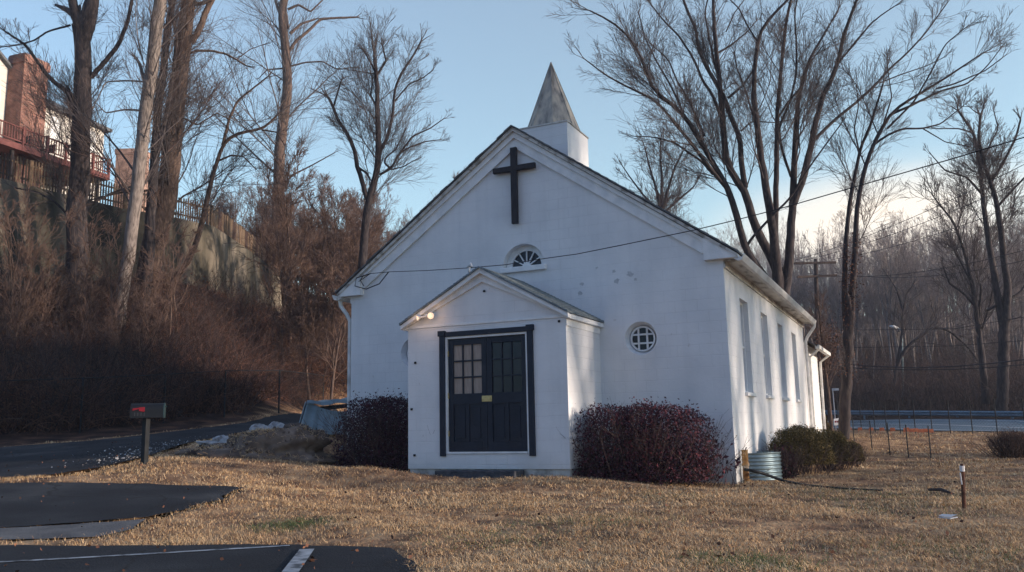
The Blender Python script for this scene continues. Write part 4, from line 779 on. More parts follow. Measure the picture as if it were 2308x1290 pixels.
# generic slim trees of the wood: a few grown in full, the rest copies
def proto_tree(name, seed, h, r, tmat, kmat, counts, fork=True, up=.05, tw=.013):
    rg = np.random.default_rng(seed); root = empty(name, (0, 0, 0)); n = 12
    def walk(o, d, L_, r0, r1, wig=.06, upw=.05):
        p = [np.array(o, float)]; d = np.array(d, float)
        for j in range(n): d = d+rg.normal(size=3)*wig+[0, 0, upw]; d /= np.linalg.norm(d); p.append(p[-1]+d*L_/n)
        return resample(p, np.linspace(r0, r1, n+1), 14)
    st = [walk((0, 0, -.4), (rg.normal()*.06, rg.normal()*.06, 1), h, r, r*.15)]
    for k in range(rg.integers(4, 8)):
        j = int(rg.integers(5, 11)); o = st[0][0][j]; a = rg.uniform(0, 6.28); s_ = rg.uniform(.3, .7)
        st.append(walk(o, (math.cos(a)*s_, math.sin(a)*s_, 1), h*rg.uniform(.25, .5), st[0][1][j]*.65, r*.1, .08, .08))
    P = np.array([s[0] for s in st]); Rr = np.array([s[1] for s in st])
    V, Fq = tubes(P, Rr, 7); meshnp('trunk', V, [Fq], tmat, root, True)
    V, Fq = join_tubes(crown(P, Rr, rg, counts, .5, up, tw)); meshnp('crown', V, [Fq], kmat, root); return root
def put(root, loc, s, rz, label, cat, group, first=False, tilt=(0, 0)):
    r = root
    if not first:
        r = root.copy(); COL.objects.link(r)
        for ch in root.children: c = ch.copy(); COL.objects.link(c); c.parent = r
    r.location = loc; r.scale = (s, s, s*(1 if not isinstance(s, tuple) else 1)); r.rotation_euler = (tilt[0], tilt[1], rz); tag(r, label, cat, group); return r
def scatter_trees(spots, protos, label, group, smin, smax, rg, cat='tree'):
    used = set()
    for (x, y) in spots:
        k = int(rg.integers(len(protos))); s = rg.uniform(smin, smax)
        put(protos[k], (x, y, float(gz(x, y))-.1), s, rg.uniform(0, 6.28), label, cat, group, first=k not in used, tilt=(rg.normal()*.04, rg.normal()*.04)); used.add(k)
    for k in range(len(protos)):
        if k not in used:
            for c in list(protos[k].children): bpy.data.objects.remove(c)
            bpy.data.objects.remove(protos[k])
rg = np.random.default_rng(5)
# the wood beyond the road
sp = []
for k in range(210):
    px = rg.uniform(1560, 2480); d = rg.uniform(0, 1)**1.0
    dep = (78-(px-1840)*.030)+d*62; q = Pd(px, 900, dep); sp.append((q[0], q[1]))
protos = [proto_tree('woodland_tree', 40+k, 13+1.2*k, .15, M['wood_bark'] if k % 2 else M['bark_pale'], M['wood_twig'], (32, 320, 850), tw=.010) for k in range(6)]
scatter_trees(sp, protos, 'slim bare tree in the grey wood beyond the road', 'slim bare trees in the wood beyond the road', .50, .88, rg)
# behind and left of the church
sp = []
for k in range(84):
    px = rg.uniform(440, 1560); dep = rg.uniform(58, 125) if px > 700 else rg.uniform(64, 110); q = Pd(px, 900, dep); sp.append((q[0], q[1]))
protos = [proto_tree('woodland_tree', 60+k, 12+1.0*k, .14, M['bark_warm'], M['twig_warm'], (50, 480, 1500), tw=.011) for k in range(5)]
scatter_trees(sp, protos, 'slim reddish bare tree in the wood behind the church', 'slim bare trees in the wood behind the church', .62, 1.08, rg)
# small tangled trees at the right end of the bank
sp = []
for px, py, d in [(650, 0, 46), (690, 0, 50), (730, 0, 47), (770, 0, 52), (700, 0, 42), (745, 0, 41), (560, 0, 60), (600, 0, 63), (520, 0, 66), (660, 0, 56), (790, 0, 46), (710, 0, 57), (815, 0, 55), (640, 0, 42)]:
    q = Pd(px, 900, d); sp.append((q[0], q[1]))
protos = [proto_tree('thicket_tree', 80+k, 7.0+k, .10, M['bark_warm'], M['twig_warm'], (80, 700, 1900), up=.02, tw=.009) for k in range(3)]
scatter_trees(sp, protos, 'small tangled reddish tree at the end of the bank left of the church', 'small tangled trees between the bank wall and the church', .8, 1.15, rg)
# saplings on the bank
sp = []
for k in range(16):
    q = hit(rg.uniform(-60, 600), rg.uniform(780, 880)); sp.append((q[0], q[1]))
protos = [proto_tree('sapling', 90+k, 4.2+k*.8, .045, M['bark_warm'], M['twig_warm'], (40, 260, 500), up=.03, tw=.006) for k in range(3)]
scatter_trees(sp, protos, 'thin leafless sapling among the vines on the left bank', 'saplings on the left bank', .7, 1.2, rg, 'sapling')
# trees along the road to the right, outside the frame, that break up the low sun
sp = [(13.5, 17.6), (15, 20.2), (17, 19.0), (19, 23.0), (22, 21.3), (24, 25.6), (27, 24), (30, 27), (34, 26), (21, 17.2), (28, 19.5), (36, 30), (16, 24.8), (26, 29.5), (33, 21), (40, 25)]
protos = [proto_tree('woodland_tree', 100+k, 12+k, .24, M['bark'], M['twig'], (60, 420, 900), tw=.010) for k in range(3)]
scatter_trees(sp, protos, 'bare tree standing in the open ground beside the right lawn', 'bare trees beside the right lawn', .8, 1.1, rg)

# ------------------------------------------------------------------ houses, wall and fences on the bank
WT = 12.3
wtop = [Pz(*q, WT) for q in [(-520, 280), (-200, 352), (33, 410), (141, 437), (275, 470), (380, 488), (480, 510), (545, 553), (597, 592), (630, 612)]]
b = MB(); n = len(wtop)
outv = []
for i, p in enumerate(wtop):
    a = wtop[max(i-1, 0)]; c = wtop[min(i+1, n-1)]; t = np.array([c[0]-a[0], c[1]-a[1]]); t /= np.linalg.norm(t); outv.append(np.array([t[1], -t[0]]))
foot = []
for i, p in enumerate(wtop):
    z0 = float(gz(p[0]+outv[i][0]*.5, p[1]+outv[i][1]*.5))-1.2; foot.append(min(z0, WT-1))
for i in range(n-1):
    p, q = wtop[i], wtop[i+1]; nrow = 14
    for j in range(nrow):                         # coursed, each course set back a little
        f0, f1 = j/nrow, (j+1)/nrow; ofs = .03*(nrow-j)
        def pt(w_, k, f, o): z = foot[k]+(WT-foot[k])*f; return (w_[0]+outv[k][0]*o, w_[1]+outv[k][1]*o, z)
        b.poly([pt(p, i, f0, ofs), pt(q, i+1, f0, ofs), pt(q, i+1, f1, ofs), pt(p, i, f1, ofs)])
        b.poly([pt(p, i, f1, ofs), pt(q, i+1, f1, ofs), pt(q, i+1, f1, ofs-.03), pt(p, i, f1, ofs-.03)])
    b.poly([(p[0], p[1], WT), (q[0], q[1], WT), (q[0]-outv[i+1][0]*.5, q[1]-outv[i+1][1]*.5, WT), (p[0]-outv[i][0]*.5, p[1]-outv[i][1]*.5, WT)])
rw = b.build('retaining_wall', M['retain']); tag(rw, 'high mossy concrete retaining wall along the top of the left bank', 'wall')
pil = [i/11 for i in range(12)]
tz = MB(); back = [(-90, 60), (-60, 110), (-20, 110)]
pts = [(p[0]-o[0]*.3, p[1]-o[1]*.3) for p, o in zip(wtop, outv)]
tz.poly([(x, y, WT-.1) for x, y in pts+[(wtop[-1][0]-8, wtop[-1][1]+18), (wtop[-1][0]-40, wtop[-1][1]+30), (wtop[0][0]-40, wtop[0][1]+10)]]); tag(tz.build('terrace', M['ground']), kind='structure')
def along(pts, step):
    P = np.array(pts); s = np.concatenate([[0], np.cumsum(np.linalg.norm(np.diff(P, axis=0), axis=1))]); t = np.arange(0, s[-1], step); return np.stack([np.interp(t, s, P[:, i]) for i in range(P.shape[1])], 1)
fl_ = [(p[0]-o[0]*.15, p[1]-o[1]*.15, WT) for p, o in zip(wtop, outv)]
pf = empty('picket_fence', fl_[3]); tag(pf, 'weathered wooden picket fence standing on top of the retaining wall', 'fence')
A = along(fl_[1:], .15); rgp = np.random.default_rng(4)
for k in range(0, len(A)-17, 17):
    b = MB(); seg = A[k:k+17]
    for p in seg: hh = 1.28+rgp.uniform(-.03, .03); t = seg[-1]-seg[0]; t /= np.linalg.norm(t); q = Vector(p); tv = Vector(t)*.036; nv = Vector((t[1], -t[0], 0))*.02; zz = Vector((0, 0, 1)); b.prism([q-tv+zz*.04, q+tv+zz*.04, q+tv+zz*(hh-.06), q+zz*hh, q-tv+zz*(hh-.06)], nv)
    for zz in (.3, 1.0): b.beam(Vector(seg[0])+Vector((0, 0, zz))-nv*1.2, Vector(A[k+17])+Vector((0, 0, zz))-nv*1.2, .03, .09)
    b.build('picket_panel', M['picket'], pf)
    b = MB(); q = seg[0]; b.box((q[0]-.06, q[1]-.02, WT), (q[0]+.06, q[1]+.10, WT+1.25)); b.build('fence_post', M['picket'], pf)
# house with the deck and brick chimney
hd0, hd1 = Pz(-420, 190, 16.7), Pd(247, 400, 52.0); hd0 = Pd(-420, 220, 36); hd1[2] = 16.7; hd0[2] = 16.7
hA = Pd(0, 308, 45); dv = hd1-hA; dv[2] = 0; dv /= np.linalg.norm(dv); nv = np.array([-dv[1], dv[0], 0]);
if nv[0] > 0: nv = -nv
house = empty('house', (hA[0], hA[1], WT)); tag(house, 'pale sided house with a red brick chimney and red deck above the bank', 'house')
def hp(u, v, z): q = hA+dv*u+nv*v; return (q[0], q[1], z)       # u along the deck front, v away from it
Ld = float(np.linalg.norm((hd1-hA)[:2])); zD = 16.50
def hbox(b, u0, u1, v0, v1, z0, z1, m=0): b.prism([hp(u0, v0, z0), hp(u1, v0, z0), hp(u1, v1, z0), hp(u0, v1, z0)], (0, 0, z1-z0), m)
b = MB(); hbox(b, -9, Ld, 0, .05, zD-.34, zD); hbox(b, Ld-.05, Ld, .05, 3.6, zD-.34, zD); hbox(b, -9, Ld, .052, 3.59, zD-.06, zD+.02); b.build('deck_floor', M['redwood'], house)
b = MB(); hbox(b, -9, Ld, .0, .09, zD+.90, zD+.96); hbox(b, -9, Ld, .02, .07, zD+.12, zD+.18)
k = -9
while k < Ld: hbox(b, k, k+.04, .03, .065, zD+.18, zD+.90); k += .17
k = 0
while k < 3.5: hbox(b, Ld-.07, Ld-.03, k, k+.04, zD+.18, zD+.9); k += .17
hbox(b, Ld-.09, Ld, 0.09, 3.6, zD+.9, zD+.96); b.build('deck_railing', M['redwood'], house)
for u in (-8, -5.5, -3, -.8, 1.35, 2.9, 4.2, 6.2, Ld-.12):
    b = MB(); hbox(b, u, u+.12, -.03, .09, zD-.34, zD+1.02); b.build('deck_post', M['redwood'], house)
for u in (-6, -2, 1.0, 4.2, Ld-.6):
    b = MB(); hbox(b, u, u+.16, .3, .46, WT-.3, zD-.34); b.build('support_post', M['bark'], house)
b = MB(); hbox(b, 2.9, 10.45, 3.6, 10, WT-.2, 21.0); b.prism([hp(2.9, 2.5, WT-.2), hp(2.9, 2.5, 21.2), hp(-1.3, 2.5, 24.0), hp(-5.5, 2.5, 21.2), hp(-5.5, 2.5, WT-.2)], tuple(nv*7.5)); b.build('wall', M['siding'], house)
b = MB(); e0, e1, r1, zr_ = 2.7, 10.8, 8.2, 22.9
b.poly([hp(e0, 3.25, 20.95), hp(e1, 3.25, 20.95), hp(r1, 6.8, zr_), hp(e0, 6.8, zr_)]); b.poly([hp(e1, 3.25, 20.95), hp(e1, 10.35, 20.95), hp(r1, 6.8, zr_)]); b.poly([hp(e0, 10.35, 20.95), hp(e1, 10.35, 20.95), hp(r1, 6.8, zr_), hp(e0, 6.8, zr_)]); b.poly([hp(e0, 3.25, 20.95), hp(e1, 3.25, 20.95), hp(e1, 3.25, 20.75), hp(e0, 3.25, 20.75)]); b.poly([hp(e1, 10.35, 20.95), hp(e1, 3.25, 20.95), hp(e1, 3.25, 20.75), hp(e1, 10.35, 20.75)]); b.poly([hp(e0, 3.25, 20.75), hp(e1, 3.25, 20.75), hp(e1, 10.35, 20.75), hp(e0, 10.35, 20.75)])
b.prism([hp(3.3, 2.2, 21.02), hp(-1.3, 2.2, 24.15), hp(-1.3, 2.2, 23.98), hp(3.3, 2.2, 20.85)], tuple(nv*8)); b.prism([hp(-5.9, 2.2, 21.02), hp(-1.3, 2.2, 24.15), hp(-1.3, 2.2, 23.98), hp(-5.9, 2.2, 20.85)], tuple(nv*8)); b.build('roof', M['shingle'], house)
for u0, u1, v in ((9.15, 9.75, 3.6), (6.2, 6.9, 3.6), (4.6, 5.3, 3.6), (1.0, 1.8, 2.5), (-2.5, -1.3, 2.5)):
    b = MB(); hbox(b, u0, u1, v-.06, v+.02, 18.9, 20.4); w_ = b.build('window', M['trim'], house); b = MB(); hbox(b, u0+.08, u1-.08, v-.07, v-.055, 18.98, 20.32); b.build('pane', M['glass'], w_).matrix_parent_inverse = Matrix.Translation(-Vector(house.location))
cu = 2.2; b = MB(); hbox(b, cu, cu+1.62, 1.3, 2.48, WT, 22.25); hbox(b, cu-.07, cu+1.69, 1.23, 2.49, 21.85, 22.3); hbox(b, cu-.03, cu+1.65, 1.27, 2.48, 22.31, 22.4)
ch = b.build('chimney', M['brick'], house)
b = MB(); hbox(b, cu+.6, cu+.95, 1.7, 2.05, 22.4, 22.62); b.build('flue', M['galv'], ch)
for (u, v, nm) in ((2.0, .7, 'a'), (3.6, .7, 'b')):       # dark grill and chair standing on the deck
    q = hp(u, v, zD+.02); o = empty('patio_chair', q); tag(o, 'dark patio chair on the red deck, nearer the brick chimney' if nm == 'a' else 'dark patio chair on the red deck, farther from the brick chimney', 'chair', 'chairs on the deck')
    b = MB(); b.box((q[0]-.28, q[1]-.28, q[2]+.38), (q[0]+.28, q[1]+.28, q[2]+.46)); b.build('seat', M['steel'], o, .02)
    b = MB(); b.box((q[0]-.28, q[1]+.24, q[2]+.46), (q[0]+.28, q[1]+.30, q[2]+.85)); b.build('backrest', M['steel'], o, .02)
    for sx in (-.24, .24):
        for sy_ in (-.24, .26): b = MB(); b.box((q[0]+sx-.02, q[1]+sy_-.02, q[2]), (q[0]+sx+.02, q[1]+sy_+.02, q[2]+.38)); b.build('leg', M['steel'], o)
# second house: brick chimney and a bit of wall behind the fence
q0 = Pd(262, 336, 60); h2 = empty('house', (q0[0], q0[1], WT)); tag(h2, 'brick chimneyed house half hidden by trunks right of the decked house', 'house')
rx = np.array([RM[0][0], RM[1][0], 0]); rx /= np.linalg.norm(rx); ry = np.array([-rx[1], rx[0], 0])
def h2b(b, u0, u1, v0, v1, z0, z1):
    f_ = lambda u, v: tuple(q0[:2]+rx[:2]*u+ry[:2]*v)+(z0,); b.prism([f_(u0, v0), f_(u1, v0), f_(u1, v1), f_(u0, v1)], (0, 0, z1-z0))
zt2 = float(q0[2]); b = MB(); h2b(b, 0, 1.9, 0, 1.1, WT, zt2-.15); h2b(b, -.06, 1.96, -.06, 1.16, zt2-.4, zt2); b.build('chimney', M['brick2'], h2)
b = MB(); h2b(b, -.45, 1.9, 1.12, 6, WT, 17.4); b.build('wall', M['siding'], h2)
b = MB(); f_ = lambda u, v, z: tuple(q0[:2]+rx[:2]*u+ry[:2]*v)+(z,)
b.prism([f_(-.6, 1.12, 17.4), f_(-.6, 3.6, 18.9), f_(-.6, 6.2, 17.4)], tuple(rx*2.6)); b.build('roof', M['shingle'], h2)
def chain_fence(name, label, pxs, height, mat_, r=.03, tight=.09, wire=.0022, rail=True, bases=None):
    P = bases if bases is not None else [hit(*q) for q in pxs]; root = empty(name, P[0]); tag(root, label, 'fence')
    for p in P: b = MB(); b.tube([(p[0], p[1], p[2]-.2), (p[0], p[1], p[2]+height)], r, 8); b.build('fence_post', mat_, root)
    T = [np.array(p)+[0, 0, height-.03] for p in P]
    if rail: b = MB(); b.tube(T, r*.55, 6); b.build('top_rail', mat_, root)
    Q = []
    for a, c in zip(P[:-1], P[1:]):
        Ls = np.linalg.norm(c-a); t = c-a; zz = np.array([0, 0, 1.0]); nn = int((Ls+height)/tight)
        for k in range(nn):
            s = k*tight-height; s0, z0 = (s, 0) if s >= 0 else (0, -s); s1, z1 = (s+height, height) if s+height <= Ls else (Ls, Ls-s)
            if z1 > z0:
                Q.append([a+t*s0/Ls+zz*z0*.97, a+t*s1/Ls+zz*z1*.97]); Q.append([a+t*(1-s0/Ls)+zz*z0*.97, a+t*(1-s1/Ls)+zz*z1*.97])
    Q = np.array(Q); V, Fq = tubes(Q, np.full(Q.shape[:2], wire), 3); meshnp('chain_link', V, [Fq], mat_, root)
    return root
chain_fence('chain_link_fence', 'dark chain link fence along the foot of the left bank', [(-420, 1010), (-60, 992), (180, 977), (368, 957), (505, 944), (628, 934), (728, 927)], 1.75, M['steel'], .032, .11)
def between(a, b, t, da, db): pa, pb = Pd(*a, da), Pd(*b, db); return pa+(pb-pa)*t
f1 = [Pd(x, y, d) for x, y, d in [(1890, 958, 43.5), (1915, 960, 41.5), (1941, 961, 40), (1972, 964, 37.8), (1998, 966, 36.2), (2029, 967.5, 34.9), (2063, 969, 33.7), (2101, 970.5, 32.8), (2142, 972, 31.9), (2192, 973, 31), (2248, 974, 30.2), (2312, 975, 29.4), (2390, 977, 28.6)]]
chain_fence('chain_link_fence', 'tall thin posted wire fence at the near edge of the road', None, 1.16, M['steel'], .018, .12, .002, False, f1)
f2 = [hit(x, y) for x, y in [(1926, 1003), (1966, 1017), (2006, 1026), (2048, 1032), (2099, 1037)]]
chain_fence('wire_fence', 'low wire fence with green posts between the double trunked tree and the lawn', None, .80, M['steel'], .014, .15, .0015, False, f2)
# guard rail beyond the road
gp = [Pd(x, y, d) for x, y, d in [(1700, 925, 66), (1790, 925, 61.5), (1900, 925.5, 57.3), (2078, 926, 51), (2308, 927, 44), (2500, 929, 39), (2800, 933, 33)]]
gr_ = empty('guard_rail', gp[2]); tag(gr_, 'steel guard rail along the far side of the road', 'guard rail')
b = MB(); hW = .31
for a, c in zip(gp[:-1], gp[1:]):
    t = Vector(c-a).normalized(); nn = Vector((t.y, -t.x, 0)).normalized(); prof = [(0, 0), (.03, -.03), (.08, -.06), (.08, -.10), (.03, -.14), (.03, -.17), (.08, -.21), (.08, -.25), (.03, -.28), (0, -.31), (-.015, -.31), (-.015, 0)]
    b.prism([Vector(a)+nn*u+Vector((0, 0, v)) for u, v in prof], Vector(c-a)*1.0)
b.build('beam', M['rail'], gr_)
for p in along(gp, 3.8): zg = float(gz(p[0], p[1])); b = MB(); b.box((p[0]-.06, p[1]+.03, zg-.2), (p[0]+.06, p[1]+.2, p[2]-.02)); b.build('post', M['rail'], gr_)
# utility pole, its wires, street lamp, road sign
pb = Pd(1849, 948, 51); pt_ = Pd(1838, 583, 51); up_ = empty('utility_pole', pb); tag(up_, 'wooden utility pole with two crossarms beside the road', 'utility pole')
b = MB(); b.tube([pb-[0, 0, .6], (pb+pt_)/2, pt_], [.17, .145, .11], 12); b.build('pole', M['pole'], up_, 0, True)
arms = []
for (xa, ya, xb, yb) in ((1790, 594, 1884, 592), (1797, 625, 1886, 621)):
    a = Pd(xa, ya, 50.6); c = Pd(xb, yb, 51.0); b = MB(); b.beam(a, c, .10, .12); am = b.build('crossarm', M['pole'], up_); arms.append((a, c))
    for t in (.04, .28, .72, .96):
        q = a+(c-a)*t; b = MB(); b.tube([q+[0, 0, .05], q+[0, 0, .13], q+[0, 0, .22]], [.05, .035, .045], 8); o = b.build('insulator', M['stone'], am); o.matrix_parent_inverse = Matrix.Translation(-Vector(up_.location))
def cable(pts3, r, label, grp=None, n=24, sag=0.):
    P = np.array(pts3, float); t = np.linspace(0, len(P)-1, n); Q = np.stack([np.interp(t, range(len(P)), P[:, i]) for i in range(3)], 1); u = t/t[-1]; Q[:, 2] -= sag*4*u*(1-u)
    b = MB(); b.tube(Q, r, 5); o = b.build('power_cable', M['wire'], None); tag(o, label, 'cable', grp); return o
G = 'overhead cables along the road'
for k, (t, e) in enumerate(((.04, (2600, 215, 26)), (.28, (2600, 265, 26)), (.96, (2600, 330, 26)))):
    q = arms[0][0]+(arms[0][1]-arms[0][0])*t+[0, 0, .2]; cable([q, Pd(*e)], .012, ['topmost thin cable running right from the upper crossarm of the pole', 'second thin cable from the upper crossarm of the pole', 'third thin cable from the right tip of the upper crossarm of the pole'][k], G, sag=.5)
for k, (t, e) in enumerate(((.28, (2600, 470, 26)), (.96, (2600, 500, 26)))):
    q = arms[1][0]+(arms[1][1]-arms[1][0])*t+[0, 0, .2]; cable([q, Pd(*e)], .012, ['upper of the two thin cables from the lower crossarm of the pole', 'lower of the two thin cables from the lower crossarm of the pole'][k], G, sag=.9)
cable([Pd(1846, 812, 51), Pd(1900, 820, 50), Pd(1960, 826, 49), Pd(2060, 829, 47), Pd(2140, 827, 45), (Pd(2230, 820, 43)), Pd(2308, 811, 41), Pd(2500, 780, 36)], .028, 'thick sagging cable low in front of the wood, upper of two', G, 40)
cable([Pd(1847, 822, 51), Pd(1900, 828, 50), Pd(1960, 832, 49), Pd(2060, 834, 47), Pd(2140, 833, 45), (Pd(2230, 829, 43)), Pd(2308, 822, 41), Pd(2500, 795, 36)], .024, 'thick sagging cable low in front of the wood, lower of two', G, 40)
cable([Pd(1843, 745, 51), Pd(2146, 742, 46), Pd(2308, 715, 43), Pd(2500, 690, 36)], .014, 'faint cable above the thick sagging pair, level with the street lamp', G, 30)
cable([Pd(1843, 785, 51), Pd(2146, 780, 46), Pd(2308, 768, 43), Pd(2500, 750, 36)], .014, 'faint cable just above the thick sagging pair', G, 30)
lb = Pd(2034, 925, 64); lt = Pd(2033, 752, 64); sl_ = empty('street_lamp', lb); tag(sl_, 'grey street lamp with a pale head among the trees beyond the guard rail', 'street lamp')
b = MB(); b.tube([lb-[0, 0, .5], lt, Pd(2030, 744, 64), Pd(2022, 739, 64)], [.09, .06, .045, .04], 8); b.build('pole', M['galv'], sl_, 0, True)
b = MB(); a = Pd(2024, 739, 64); c = Pd(2005, 735.5, 64); b.tube([a, (a+c)/2, c], [.05, .13, .05], 10); b.build('lamp_head', M['sign_white'], sl_, 0, True)
sg = Pd(1886, 952, 33); gs = np.array([sg[0], sg[1], float(gz(sg[0], sg[1]))]); rs_ = empty('yard_sign', gs); tag(rs_, 'small white yard sign with red lettering left of the double trunked tree', 'sign')
b = MB(); rv = Vector(rx); c0 = Vector(sg)-rv*.11+Vector((0, 0, -.13)); b.prism([c0, c0+rv*.22+Vector((0, 0, .03)), c0+rv*.22+Vector((0, 0, .29)), c0+Vector((0, 0, .26))], Vector(ry)*.015); b.build('board', M['sign_white'], rs_)
for k in range(2): b = MB(); c1 = c0+rv*(.035+.08*k)+Vector((0, 0, .11)); b.prism([c1, c1+rv*.06+Vector((0, 0, .01)), c1+rv*.06+Vector((0, 0, .08)), c1+Vector((0, 0, .07))], -Vector(ry)*.004); b.build('red_mark', M['red'], rs_)
for u in (.03, .19): b = MB(); c1 = c0+rv*u; b.tube([(c1.x, c1.y, gs[2]-.1), (c1.x, c1.y, c1.z+.02)], .006, 5); b.build('stake', M['steel'], rs_)
# white marker box near the pole
q = Pd(1877, 880, 44); b = MB(); b.box((q[0]-.02, q[1]-.02, float(gz(q[0], q[1]))-.1), (q[0]+.02, q[1]+.02, q[2])); b.box((q[0]-.03, q[1]-.05, q[2]-.02), (q[0]+.30, q[1]-.02, q[2]+.10)); o = b.build('road_marker', M['sign_white']); tag(o, 'thin white roadside marker post between the pole and the double trunked tree', 'marker post')
# orange flags in the verge
rgf = np.random.default_rng(9)
for k, (px, py) in enumerate([(1912, 972), (1935, 974), (1960, 975), (1984, 976), (2008, 977), (2038, 979), (2050, 980), (2060, 979), (2070, 981), (2082, 980), (2094, 981), (2040, 976)]):
    q = hit(px, py+6); b = MB(); z = float(q[2]); b.tube([(q[0], q[1], z-.05), (q[0], q[1], z+.28)], .006, 5); b.prism([(q[0], q[1], z+.16), (q[0]+.16, q[1]+.04, z+.17), (q[0]+.15, q[1]+.05, z+.28), (q[0], q[1], z+.28)], (0, .004, 0))
    o = b.build('marker_flag', M['orange']); tag(o, 'small orange marker flag in the verge before the road fence', 'flag', 'orange marker flags along the verge')

# ------------------------------------------------------------------ shrubs, brush, debris
def leaves(C_, s, rg, asp=1.8, flat=0.0):
    n = len(C_); a = rg.normal(size=(n, 3)); a[:, 2] *= (1-flat); a /= np.linalg.norm(a, axis=1, keepdims=True); r = rg.normal(size=(n, 3)); bb = np.cross(a, r); bb /= np.linalg.norm(bb, axis=1, keepdims=True)
    L_ = (s*rg.uniform(.6, 1.4, n))[:, None]; W_ = L_/asp; c = np.cross(a, bb)*L_*.25
    V = np.stack([C_-a*L_, C_+bb*W_+c, C_+a*L_, C_-bb*W_+c], 1).reshape(-1, 3); return V, np.arange(n*4).reshape(-1, 4)
def shrub(name, label, cat, cen, rad, power, n, ls, m_leaf, m_twig, seed, strays=0, stray_dir=(1, 0, 0), asp=1.8, lump=.12, ntwig=400, group=None, gapt=-.5):
    rg = np.random.default_rng(seed); cen = np.array(cen, float); rad = np.array(rad, float); root = empty(name, (cen[0], cen[1], cen[2])); tag(root, label, cat, group)
    d = rg.normal(size=(n, 3)); d[:, 2] = np.abs(d[:, 2])*1.0; d /= np.linalg.norm(d, axis=1, keepdims=True)
    s = (np.abs(d)**power).sum(1)**(-1/power); lumpf = 1+lump*(np.sin(5*d[:, 0]+seed)*np.sin(6*d[:, 1]+2*seed)+.6*np.sin(11*d[:, 2]+9*d[:, 0]+seed)+.5*np.sin(17*d[:, 1]+13*d[:, 2]))
    rr = rg.random(n)**.33; rr = np.where(rg.random(n) < .06, rr*1.10, rr)
    P = cen+d*s[:, None]*rad*(lumpf*rr)[:, None]
    gap = np.sin(13*P[:, 0]+seed)*np.sin(12*P[:, 1]+.5*seed)*np.sin(14*P[:, 2])+.5*np.sin(29*P[:, 0]+5*P[:, 2])*np.sin(27*P[:, 2]+4*P[:, 1]); P = P[gap+rg.normal(size=n)*.25 > gapt]
    P[:, 2] = np.maximum(P[:, 2], gz(P[:, 0], P[:, 1])+.02)
    V, Fq = leaves(P, ls, rg, asp); meshnp('foliage', V, [Fq], m_leaf, root)
    O = cen+np.stack([rg.normal(size=ntwig)*rad[0]*.35, rg.normal(size=ntwig)*rad[1]*.35, np.zeros(ntwig)], 1); O[:, 2] = gz(O[:, 0], O[:, 1])-.03
    D = (O-cen)/rad*1.0; D[:, 2] = 1.1; Q, rq = walkers(O, D+rg.normal(size=D.shape)*.15, rad[2]*rg.uniform(.7, 1.08, ntwig), 7, .10, .04, .006, .002, rg)
    q2, r2 = sprout(Q, rq, ntwig*5, (.2, .5), (20, 60), 5, .05, .15, rg, .3, .7, .5); r2 = np.maximum(r2, .0016); V, Fq = join_tubes([(Q, rq, 4), (q2, r2, 3)]); meshnp('stems', V, [Fq], m_twig, root)
    if strays:
        O = cen+np.stack([rg.uniform(.3, 1.3, strays)*rad[0]*stray_dir[0], rg.uniform(-.6, .6, strays)*rad[1], np.zeros(strays)], 1); O[:, 2] = gz(O[:, 0], O[:, 1])
        D = np.stack([rg.normal(size=strays)*.3+.25*stray_dir[0], rg.normal(size=strays)*.25-.1, np.ones(strays)], 1); Q, rq = walkers(O, D, rg.uniform(.35, 1.05, strays), 7, .1, .0, .005, .002, rg)
        idx = rg.integers(0, strays, strays*5); jj = rg.integers(2, 7, strays*5); C_ = Q[idx, jj]+rg.normal(size=(strays*5, 3))*.02
        V, Fq = leaves(C_, .040, rg, 2.0, .0); meshnp('stray_leaves', V, [Fq], m_leaf, root)
        V, Fq = tubes(Q, rq, 3); meshnp('stray_stems', V, [Fq], m_twig, root)
    return root
zg = lambda x, y: float(gz(x, y))
yb = 14.25; xl, xr = Py(1292, 1000, yb)[0], Py(1606, 1000, yb)[0]; zt = Py(1450, 912, yb)[2]; cx_ = (xl+xr)/2; z0 = zg(cx_, yb)
shrub('shrub', 'wide burgundy leaved shrub right of the porch under the round window', 'shrub', (cx_, yb, z0), ((xr-xl)/2*.97, .72, (zt-z0)*.97), 6.5, 30000, .022, M['burg'], M['brush'], 3, 46, (1, 0, 0), ntwig=220, lump=.05)
yb = 14.35; xl, xr = Py(772, 1000, yb)[0], -8.56; zt = Py(850, 897, yb)[2]; cx_ = (xl+xr)/2; z0 = zg(cx_, yb)
shrub('shrub', 'dark purple clipped shrub left of the porch', 'shrub', (cx_, yb, z0), ((xr-xl)/2, .6, (zt-z0)), 4.5, 26000, .021, M['burg_dark'], M['brush'], 4, 0, ntwig=200, lump=.03, gapt=-1.3)
for k, (pa, pb_, ptop, dd_, lab) in enumerate(((1742, 1872, 972, 17.1, 'largest olive juniper mound beside the corrugated window well'), (1838, 1912, 980, 18.4, 'middle olive juniper mound by the side wall of the church'), (1884, 1943, 1002, 19.2, 'smallest and farthest right olive juniper mound by the church'))):
    pl_, pr_ = Pd(pa, 1030, dd_), Pd(pb_, 1030, dd_); c = (pl_+pr_)/2; hw = float(np.linalg.norm((pr_-pl_)[:2]))/2; zt = float(Pd((pa+pb_)/2, ptop, dd_)[2]); z0 = zg(c[0], c[1])
    shrub('juniper', lab, 'juniper', (c[0], c[1], z0+.25*(zt-z0)), (hw*1.08, hw, (zt-z0)*.86), 2.7, 30000 if k == 0 else 18000, .020, M['juniper'], M['brush'], 30+k, asp=3.2, ntwig=120, lump=.05, group='juniper mounds by the side wall', gapt=-1.2)
